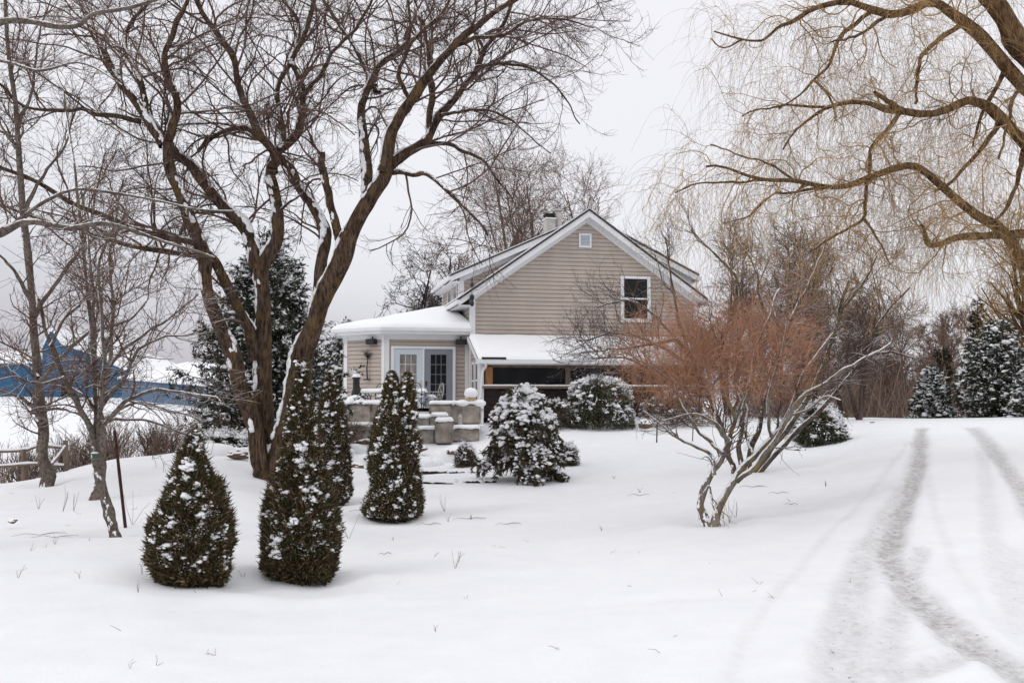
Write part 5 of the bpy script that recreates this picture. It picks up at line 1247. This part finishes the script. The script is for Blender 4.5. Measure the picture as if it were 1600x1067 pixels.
chair(655, 33.6, R(175), 'black iron patio chair with curled legs, in the step gap of the wall')
# timber steps and rocks
def timber(px0, px1, py, Y, label, seed, hgt=.12):
    x0, _, z = P(px0, py, Y); x1 = P(px1, py, Y)[0]
    rt = root('timber_edge', ((x0+x1)/2, Y, z-.1), label, 'timber edging', group='timber edges of the garden steps')
    r = random.Random(seed); n = 12; a = Acc()
    xs = np.linspace(x0, x1, n); p = np.array([(x, Y+r.uniform(-.02, .02), z+r.uniform(-.012, .012)) for x in xs]); p[:, 2] += .02; a.tubes(p, np.array([hgt*.5*r.uniform(.75, 1.15) for _ in xs]), 8, cap=True); part(a, 'timber', M['wood_dark'], rt)
    sn = snowcap(x0-.1, x1+.1, Y+.05, Y+.8, z+.04, .07, seed); part(sn, 'snow', M['snow'], rt)
timber(660, 700, 741, 25.6, 'left timber of the upper garden step', 61); timber(702, 733, 742, 25.5, 'middle timber of the upper garden step', 62); timber(735, 772, 742, 25.4, 'right timber of the upper garden step, beside the weeping conifer', 63)
timber(658, 708, 759, 23.0, 'long timber of the lower garden step', 64); timber(728, 749, 757, 23.2, 'short timber of the lower garden step, right of the gap', 65); timber(758, 774, 757, 23.3, 'shortest timber at the right end of the lower garden step', 66)
def rock(px, py, Y, r, label, seed, m='rock', group='rocks poking out of the snow', sink=.3):
    x, y, z = P(px, py, Y); 
    V, Fc = ICO3; rr = np.random.default_rng(seed); d = rr.normal(size=(9, 3)); d = norm(d)
    s_ = np.ones(len(V))
    for k in range(9): s_ = np.minimum(s_, 1.0/np.maximum((V@d[k])/rr.uniform(.62, .95), 1e-3)*1.0) if False else np.where((V@d[k]) > rr.uniform(.55, .8), s_*.86, s_)
    v = V*s_[:, None]*np.array(r)*(1+rr.normal(size=(len(V), 1))*.02)+np.array([x, y, z]); a = Acc(); a.add(v, Fc)
    solo(a, 'rock', M[m], (x, y, z-r[2]*.5), label, 'rock', group, False)
rock(557, 729, 26, (.20, .18, .16), 'rounded brown rock right of the dark arborvitae', 71); rock(562, 752, 23, (.22, .15, .07), 'flat tan rock below the rounded brown one', 72)
rock(575, 716, 27, (.14, .1, .07), 'small brown rock above the rounded one', 73); rock(590, 690, 29.5, (.7, .25, .13), 'long dark rock under the lower stone wall', 74)
rock(708, 706, 28.0, (.22, .16, .12), 'round snow-backed rock left of the small dark evergreen ball', 75); rock(657, 700, 29.2, (.22, .2, .15), 'snow-topped rock right behind the double-topped arborvitae', 76)
rock(730, 699, 29.0, (.16, .12, .07), 'dark flat rock above the small evergreen ball', 77); rock(443, 712, 23.6, (.35, .2, .17), 'dark rock at the left foot of the maple', 78) if False else None
rock(375, 708, 22.5, (.36, .2, .14), 'long dark rock left of the maple foot', 79); rock(1249, 705, 26.5, (.20, .16, .14), 'black rock poking out left of the driveway, below the snowy bush', 80)
rock(1216, 690, 27.5, (.26, .18, .13), 'snow-backed dark rock behind the orange shrub stems', 81); rock(1251, 716, 25.4, (.10, .07, .03), 'flat dark stone lying before the black rock', 82)
rock(1008, 662, 33, (.30, .2, .20), 'dark snow-capped boulder right of the wide porch bush', 83); rock(20, 814, 13.6, (.07, .05, .045), 'small dark clod in the snow at the far left', 84)
rock(1362, 659, 33.2, (.12, .08, .03), 'low brown clod on the driveway crest', 85)
# fluffy banks of snow round the planting beds
def mound(px, py, Y, r, seed, label):
    x, y, z = P(px, py, Y); z = H(x, y); a = Acc(); rr = np.random.default_rng(seed)
    c = np.array([x, y, z])+rr.normal(size=(9, 3))*np.array([r[0]*.5, r[1]*.4, r[2]*.1]); clumps(a, c, np.array(r)*rr.uniform(.45, .8, (9, 1)), tmpl=ICO3, jit=.012)
    solo(a, 'snow_mound', M['snow'], (x, y, z), label, 'snow heap', 'snow heaps in the planting beds')
mound(705, 715, 28.5, (.75, .7, .48), 91, 'lumpy snow heap below the stone pier'); mound(668, 712, 27.5, (.35, .4, .3), 92, 'snow heap right of the double-topped arborvitae')
mound(590, 725, 27.5, (.7, .6, .35), 93, 'snow heap between rocks left of the double-topped arborvitae'); mound(1215, 700, 27.5, (.7, .6, .42), 94, 'snow bank behind the orange shrub')
mound(1245, 690, 29.5, (.6, .6, .5), 95, 'snow bank left of the fence posts'); mound(378, 700, 23.5, (.7, .4, .3), 96, 'snow heap by the left foot of the maple')
mound(1020, 655, 34.5, (.6, .5, .4), 97, 'snow heap by the boulder near the porch'); mound(560, 700, 29.5, (.7, .5, .3), 98, 'snow heap under the left lower wall')

# ================================================================ stakes, fence, feeder
def stake(name, p0, p1, Y, r, m, label, cat, group=None, sides=6):
    b = np.array(P(*p0, Y)); t = np.array(P(*p1, Y)); a = Acc(); n = 8
    pts = b+(t-b)*np.linspace(0, 1, n)[:, None]; pts[0, 2] -= .0
    a.tubes(np.vstack([b-(t-b)*.08, pts]), np.full(n+1, r)*(1+rng.normal(size=n+1)*.05), sides, cap=True); return solo(a, name, M[m], tuple(b), label, cat, group)
stake('metal_stake', (197, 833), (179, 672), 13.3, .022, 'rust', 'tall rusty steel stake leaning beside the small tree', 'stake')
stake('metal_stake', (1026, 692), (1027, 660), 30, .02, 'iron', 'thin dark stake in the lawn left of the orange shrub', 'stake')
stake('metal_stake', (1082, 690), (1083, 668), 30, .015, 'iron', 'thin short stake seen through the orange shrub stems', 'stake')
stake('fence_post', (1274, 660), (1273, 608), 33, .09, 'wood_dark', 'left dark fence post behind the snowy bush at the driveway edge', 'post', 'dark posts by the driveway')
stake('fence_post', (1315, 646), (1310, 617), 34, .085, 'wood_dark', 'right dark fence post behind the snowy bush at the driveway edge', 'post', 'dark posts by the driveway')
rt = root('rail_fence', P(70, 750, 22), 'weathered post and rail fence with snow on its rails, beyond the slim tree', 'fence')
def fseg(name, pts, r, m='wood_grey'):
    p = catmull([P(*q) for q in pts], 14); a = Acc(); a.tubes(p, np.full(14, r)*(1+rng.normal(size=14)*.07), 7, cap=True); part(a, name, M[m], rt); return p, np.full(14, r)
for q in (((37,758,22),(37,702,22)), ((103,745,22.4),(102,688,22.4)), ((-40,770,21.6),(-40,712,21.6)), ((66,752,22.2),(64,697,22.2))): fseg('post', (q[0], ((q[0][0]+q[1][0])/2, (q[0][1]+q[1][1])/2, q[0][2]), q[1]), .062)
for q in (((-60,703,21.8),(0,705,21.9),(40,703,22),(62,697,22.1),(104,700,22.4)), ((-60,730,21.6),(0,729,21.8),(50,725,22),(100,728,22.3)), ((80,726,22.0),(92,712,22.1),(102,698,22.2))):
    p, r = fseg('rail', q, .034); a = Acc(); a.tubes(p+np.array([0, -.01, .034]), r*.8*(1+rng.normal(size=14)*.15), 7, cap=True); part(a, 'snow', M['snow_fine'], rt)
bx, by, bz = P(153, 711, 12.4)
rt = root('bird_feeder', (bx, by, bz), 'little green bird feeder with snow on its lid, hung on the small leaning tree', 'bird feeder')
a = Acc(); lathe(a, (bx, by-.1, bz-.05), [(.012, 0), (.05, .012), (.055, .02), (.02, .03)], 14); lathe(a, (bx, by-.1, bz-.02), [(.022, 0), (.022, .034), (.062, .04), (.012, .062)], 14); part(a, 'body', M['green'], rt)
a = Acc(); ellip(a, (bx, by-.1, bz+.03), (.045, .045, .016), ICO2); part(a, 'snow', M['snow_fine'], rt)

# ================================================================ BARN
bY = 105
brt = root('barn', P(120, 612, bY), 'far blue steel barn with snow-covered roofs beyond the field', 'barn')
def bq_(px, py, Y=bY): p = P(px, py, Y); return p[0], p[2]
a = Acc(); poly = [bq_(66, 545), bq_(79, 518), bq_(84, 520), bq_(97, 539), bq_(138, 552), bq_(203, 582), bq_(203, 625), bq_(66, 625)]
a.prism(poly[::-1], bY, bY+24)
a.box((P(-260,0,bY)[0], bY+.4, 1.5), (P(66,0,bY)[0]-.02, bY+18, P(0,566,bY)[2])); part(a, 'wall', M['blue'], brt, False)
a = Acc(); 
def rs(p, q2, y0, y1, th=.35, mi=0):
    (x0, z0), (x1, z1) = bq_(*p), bq_(*q2); a.prism([(x0, z0+.02), (x1, z1+.02), (x1, z1+th), (x0, z0+th)], y0, y1, mi=mi)
rs((66, 545), (79, 518), bY-.15, bY+24); rs((84, 520), (97, 539), bY-.15, bY+24, .25)
rs((97, 539), (138, 552), bY-.15, bY+24, .25); rs((138, 552), (205, 583), bY-.15, bY+24, .25); rs((79, 518), (84, 520), bY-.15, bY+24)
sx0 = P(-265,0,bY)[0]; sx1 = P(66,0,bY)[0]; zt2 = P(0,566,bY)[2]; a.prism([(bY-.1, zt2), (bY+9, zt2+1.6), (bY+18, zt2), (bY+18, zt2-.1), (bY-.1, zt2-.12)], sx0, sx1-.03, axes=(1, 2, 0))
x0, z0 = bq_(97, 537, bY+8); x1, z1 = bq_(168, 524, bY+8)
a.prism([(bY+8, P(0,548,bY+8)[2]), (bY+20, P(0,519,bY+20)[2]), (bY+20, P(0,552,bY+20)[2])], P(92,0,bY+8)[0], P(165,0,bY+8)[0], axes=(1, 2, 0))
part(a, 'roof', M['snow'], brt, False)
a = Acc(); a.prism([bq_(157, 552, bY+7), bq_(163, 527, bY+7), bq_(170, 552, bY+7)], bY+7.4, bY+7.9); part(a, 'roof_fin', M['blue'], brt, False)
a = Acc(); a.box((P(112,0,bY)[0], bY-.06, 1.6), (P(128,0,bY)[0], bY-.003, P(0,598,bY)[2])); part(a, 'barn_door', M['wood_dark'], brt, False)
brt = root('shed', P(255, 622, 100), 'long low pale blue shed with a snowy roof, right of the blue barn', 'shed')
a = Acc(); A1 = np.array([P(204,0,100)[0], 100]); B1 = np.array([P(345,0,88)[0], 88])
def quad_bld(a, A_, B_, dep, z0, zA, zB):
    d = (B_-A_)/np.linalg.norm(B_-A_); n_ = np.array([-d[1], d[0]]); 
    v = []
    for (p, z) in ((A_, zA), (B_, zB)): v += [(*p, z0), (*p, z), (*(p+n_*dep), z), (*(p+n_*dep), z0)]
    a.add(v, [(0,4,5,1),(1,5,6,2),(2,6,7,3),(0,1,2,3),(4,7,6,5)])
    return n_
zA, zB = P(0, 592, 100)[2], P(0, 603, 88)[2]
n_ = quad_bld(a, A1, B1, 14, -1.5, zA, zB); part(a, 'wall', M['blue_pale'], brt, False)
a = Acc(); ov = -n_*.5; p0 = A1+ov; p1 = B1+ov; q0 = A1+n_*7; q1 = B1+n_*7; r0 = A1+n_*14.5; r1 = B1+n_*14.5
v = [(*p0, zA-.05), (*p1, zB-.05), (*q1, zB+1.6), (*q0, zA+1.6), (*r1, zB-.05), (*r0, zA-.05), (*p0, zA+.2), (*p1, zB+.2), (*q1, zB+1.9), (*q0, zA+1.9), (*r1, zB+.2), (*r0, zA+.2)]
a.add(v, [(0,3,2,1),(3,5,4,2),(6,7,8,9),(9,8,10,11),(0,1,7,6),(1,2,8,7),(2,4,10,8),(4,5,11,10),(5,3,9,11),(3,0,6,9)]); part(a, 'roof', M['snow'], brt, False)

# ================================================================ background bare trees
def proto(name, label, cat, x, y, h, seed, bm, tm, k=(16, 120, 600, 1500), spread=.55, group=None, r0=.14, gz=None, multi=1, wig=.18, tw=.010, trop=.12, fr0=.22):
    global rng
    rng = np.random.default_rng(seed)
    z = H(x, y) if gz is None else gz
    rt = root(name, (x, y, z), label, cat, group=group)
    a = Acc(); mains = []
    for m in range(multi):
        dx, dy = rng.normal(size=2)*.16*(multi > 1)*h*.5
        pts = catmull([(x, y, z-.3), (x+dx*.4+rng.normal()*.03*h, y+dy*.4, z+h*.3), (x+dx*.8+rng.normal()*.04*h, y+dy*.8, z+h*.6), (x+dx*1.1, y+dy*1.1, z+h*.92)], NL)
        rr = np.linspace(r0, r0*.14, NL); mains.append((pts, rr)); a.tubes(pts, rr, 8)
    p, r = np.array([m[0] for m in mains]), np.array([m[1] for m in mains])
    p1, r1 = spawn(p, r, k[0], (.3*h*spread*1.6, .5*h*spread*1.6), (28, 60), 9, wig*.6, (0, 0, trop), .55, (fr0, .95), rmax=r0*.5, rmin=.02); a.tubes(p1, r1, 5)
    part(a, 'trunk', bm, rt)
    c_ = Acc(); p2, r2 = spawn(p1, r1, k[1], (.12*h, .24*h), (25, 60), 7, wig, (0, 0, trop*.6), .5, rmax=.05, rmin=.012); c_.tubes(p2, r2, 4)
    p3, r3 = spawn(p2, r2, k[2], (.05*h, .14*h), (25, 60), 5, wig, (0, 0, trop*.5), .6, rmax=.02, rmin=tw); c_.tubes(p3, r3, 3)
    p4, r4 = spawn(p3, r3, k[3], (.03*h, .08*h), (25, 60), 4, wig, (0, 0, trop*.5), .7, rmax=.012, rmin=tw*.8); c_.tubes(p4, r4, 3)
    part(c_, 'crown', tm, rt); return rt
x, y, _ = P(800, 0, 56); proto('bare_tree', 'broad bare tree rising behind the roof, left of the chimney', 'tree', x, y, 14.0, 101, M['far_bark'], M['far_twig'], (40, 300, 1700, 3600), .72, r0=.2, gz=1.0, multi=3, tw=.0095, trop=.10)
x, y, _ = P(905, 0, 60); proto('bare_tree', 'bare tree showing behind the chimney and the right part of the roof', 'tree', x, y, 14.6, 102, M['far_bark'], M['far_twig'], (26, 200, 1100, 2400), .66, r0=.2, gz=1.0, multi=2, tw=.011, trop=.12)
x, y, _ = P(655, 0, 47); proto('apple_tree', 'dark gnarled bare apple tree behind the sunroom roof', 'tree', x, y, 7.2, 103, M['apple'], M['apple'], (20, 180, 850, 1500), .72, r0=.16, gz=1.0, multi=2, wig=.4, tw=.012, trop=.0, fr0=.35)
x, y, _ = P(705, 0, 50); proto('apple_tree', 'bare tree wedged between the sunroom roof and the upper eave', 'tree', x, y, 8.6, 104, M['apple'], M['far_twig'], (18, 180, 1100, 2400), .55, r0=.14, gz=1.0, multi=2, wig=.3, tw=.012, trop=.03)
x, y, _ = P(1592, 0, 41); proto('pollard_willow', 'yellowish bare willow with upswept stems behind the snowy evergreens', 'tree', x, y, 8.6, 105, M['willow'], M['willow_twig'], (46, 300, 900, 1200), .62, r0=.2, gz=.8, multi=3, wig=.09, tw=.010, trop=.16, fr0=.3)
x, y, _ = P(1225, 0, 36); proto('bare_tree', 'dark bare tree right of the house, behind the orange shrub', 'tree', x, y, 6.6, 106, M['dark_twig'], M['dark_twig'], (22, 200, 1100, 2400), .62, r0=.09, multi=3, tw=.009, trop=.07)
x, y, _ = P(1330, 0, 38); proto('bare_tree', 'dark bare tree left of the small spruce, behind the fence posts', 'tree', x, y, 6.2, 107, M['dark_twig'], M['far_twig'], (20, 160, 900, 1900), .6, r0=.08, multi=3, tw=.009, trop=.08)
x, y, _ = P(1130, 0, 46); proto('bare_tree', 'bare reddish tree behind the right corner of the house', 'tree', x, y, 8.2, 108, M['far_bark'], M['far_twig'], (22, 200, 1300, 3000), .55, r0=.12, multi=3, tw=.011, trop=.08)
def copy_tree(o, loc, rz, sc, label=None, group=None):
    c_ = o.copy(); C.objects.link(c_); c_.location = loc; c_.rotation_euler = (0, 0, rz); c_.scale = (sc, sc, sc*random.uniform(.85, 1.15))
    if label: c_['label'] = label
    if group: c_['group'] = group
    for ch in o.children: d = ch.copy(); C.objects.link(d); d.parent = c_
    return c_
random.seed(5)
TG = 'bare trees of the thicket'
tl = 'slender bare brown tree in the thicket beyond the driveway crest'
x, y, _ = P(1400, 0, 55); t1 = proto('thicket_tree', tl, 'tree', x, y, 5.6, 111, M['far_bark'], M['far_twig'], (20, 150, 700, 1300), .42, group=TG, r0=.10, gz=.3, multi=2, tw=.012, trop=.14, fr0=.1)
x, y, _ = P(1290, 0, 52); t2 = proto('thicket_tree', tl, 'tree', x, y, 6.8, 112, M['far_bark'], M['far_twig'], (20, 140, 700, 1300), .5, group=TG, r0=.09, gz=.5, multi=3, tw=.012, trop=.12, fr0=.1)
x, y, _ = P(1450, 0, 62); t3 = proto('thicket_tree', tl, 'tree', x, y, 5.2, 113, M['far_bark'], M['far_twig'], (20, 140, 700, 1300), .4, group=TG, r0=.11, gz=.2, multi=1, tw=.013, trop=.16, fr0=.1)
for i in range(40):
    px = random.uniform(1170, 1720) if i < 34 else random.uniform(1240, 1400); Y = random.uniform(47, 85); x, y, _ = P(px, 0, Y)
    top = 480 if px < 1330 else 520
    sc = (HZ-random.uniform(top-40, top+70)+25)/F*Y/5.6
    copy_tree(random.choice((t1, t2, t3)), (x, y, H(x, y)-.3), random.uniform(0, 6.28), sc)
# low brush in front of the thicket: too tangled to count
def brush(name, label, regions, seed, n, hgt, m, lean=.35, rad=.006):
    r = np.random.default_rng(seed); P_ = []
    for (pa, pb, Ya, Yb, frac, hh) in regions:
        k = int(n*frac); px = r.uniform(pa, pb, k); Y = r.uniform(Ya, Yb, k); X = (px-800)/F*Y
        z = np.array([H(a1, b1) for a1, b1 in zip(X, Y)]); b = np.stack([X, Y, z-.05], 1)
        d = norm(np.stack([r.normal(size=k)*lean, r.normal(size=k)*lean, np.ones(k)], 1)); L_ = hh*r.uniform(.4, 1.1, k)
        p = np.zeros((k, 5, 3)); p[:, 0] = b
        for j in range(1, 5): d = norm(d+r.normal(size=(k, 3))*.13); p[:, j] = p[:, j-1]+d*(L_/4)[:, None]
        P_.append((p, np.linspace(1.3, .6, 5)[None]*rad*(Y[:, None]/35)**.7))
    a = Acc()
    for p, r_ in P_:
        a.tubes(p, r_, 3); p2, r2 = spawn(p, r_, len(p)*2, (.15*hgt, .4*hgt), (20, 55), 4, .15, (0, 0, .08), .8, rmin=rad*.6, rmax=rad*2); a.tubes(p2, r2, 3)
    o = a.build(name, m); o['kind'] = 'stuff'; o['label'] = label; return o
rng = np.random.default_rng(77)
brush('brush', 'tangled leafless brown brush under the far trees', [(1220, 1480, 44, 60, .6, 2.6), (1160, 1300, 38, 46, .15, 1.8), (1400, 1700, 46, 60, .25, 2.2)], 201, 3300, 2.0, M['weed'], rad=.011)
brush('dry_weeds', 'dry brown weeds and saplings beyond the left crest', [(150, 400, 24.5, 30, .45, 1.0), (-60, 200, 23, 27, .3, .8), (230, 400, 30, 40, .25, 1.6)], 202, 620, .8, M['weed'], rad=.006)
# brushy shrubs near the fence
for i, (px, Y, h, label) in enumerate(((182, 25.0, 1.25, 'dense reddish-brown leafless bush behind the rusty stake'), (55, 24.5, 1.1, 'leafless brown bush tangled in the rail fence'), (130, 25.0, 1.0, 'leafless bush between the two slim trees'), (545, 31, .9, 'tan leafless twiggy bush before the terrace walls'), (262, 25.5, .9, 'thin leafless bush right of the reddish-brown one'))):
    x, y, _ = P(px, 0, Y); z = H(x, y); k = 130; b = np.array([x, y, z-.05])+rng.normal(size=(k, 3))*[.22, .2, 0]
    d = norm(rng.normal(size=(k, 3))*[.45, .45, .1]+[0, 0, 1]); p = np.zeros((k, 6, 3)); p[:, 0] = b; L_ = h*rng.uniform(.6, 1.1, k)
    for j in range(1, 6): d = norm(d+rng.normal(size=(k, 3))*.12); p[:, j] = p[:, j-1]+d*(L_/5)[:, None]
    rt = root('bare_bush', (x, y, z), label, 'bush'); a = Acc(); rr = np.linspace(.009, .005, 6)[None].repeat(k, 0); a.tubes(p, rr, 3); part(a, 'stems', M['far_bark'] if i != 3 else M['weed'], rt)
    p2, r2 = spawn(p, rr, 700, (.15, .4), (20, 55), 4, .15, (0, 0, .1), .8, rmin=.004); a = Acc(); a.tubes(p2, r2, 3); part(a, 'twigs', M['weed'] if i == 3 else M['far_twig'], rt)
# dead stalks and fallen twigs on the lawn
st = [(695, 800, 28), (700, 815, 14), (736, 812, 10), (711, 888, 34), (716, 880, 20), (545, 842, 40), (222, 900, 22), (216, 925, 18), (98, 800, 45), (115, 798, 35), (207, 820, 55), (28, 905, 22), (203, 1050, 14), (86, 850, 14), (855, 700, 12), (1130, 812, 35), (1140, 818, 45), (1092, 812, 22), (1150, 808, 26), (680, 990, 12), (1000, 770, 10), (940, 830, 8), (125, 905, 15), (615, 845, 6), (1290, 760, 12), (60, 795, 22), (380, 905, 12), (960, 748, 8)]
a = Acc()
for px, py, hp_ in st:
    g = np.array(ghit(px, py)); h = hp_*g[1]/F
    for k in range(3):
        d = norm(rng.normal(size=3)*[.35, .2, .0]+[0, 0, 1]); a.tubes(np.array([g-[0,0,.02], g+d*h*.5, g+d*h*rng.uniform(.7, 1)+rng.normal(size=3)*.02]), np.array([.0028, .0022, .0015])*g[1]/12, 3)
for px, py, l in ((790, 820, 25), (730, 812, 30), (1175, 762, 24), (1215, 772, 18), (1000, 775, 20), (62, 838, 40), (85, 842, 34), (1080, 900, 0), (600, 868, 12), (1235, 790, 12), (570, 800, 24), (670, 822, 20)):
    if not l: continue
    g = np.array(ghit(px, py)); L_ = l*g[1]/F
    for k in range(3): ang = rng.uniform(-.6, .6)+(3.14 if k == 1 else 0); a.tubes(np.array([g+[0,0,.012], g+[math.cos(ang)*L_*.5, math.sin(ang)*L_*.5, .035], g+[math.cos(ang+.3)*L_, math.sin(ang+.3)*L_, .02]]), np.array([.004, .003, .002])*g[1]/14, 3)
for q_ in range(45):
    g = np.array(ghit(rng.uniform(20, 1330), 1067-rng.random()**.7*360)); 
    if g[1] > 30: continue
    for k in range(rng.integers(1, 3)):
        d = norm(rng.normal(size=3)*[1, .8, 0]+[0, 0, rng.uniform(0, .9)]); l = rng.uniform(.03, .11); a.tubes(np.array([g+[0,0,-.005], g+d*l*.5+[0,0,.004], g+d*l+rng.normal(size=3)*.01]), np.array([.0022, .0018, .0012])*max(1, g[1]/14), 3)
o = a.build('dry_stalks', M['weed']); o['kind'] = 'stuff'; o['label'] = 'dead grass stalks and fallen twigs poking through the lawn snow'
# a few rusty leaves still hanging on the left trees
a = Acc(); c3 = np.array([P(rng.uniform(225, 300), rng.uniform(500, 600), 12.6+rng.uniform(-.8, .8)) for _ in range(26)])
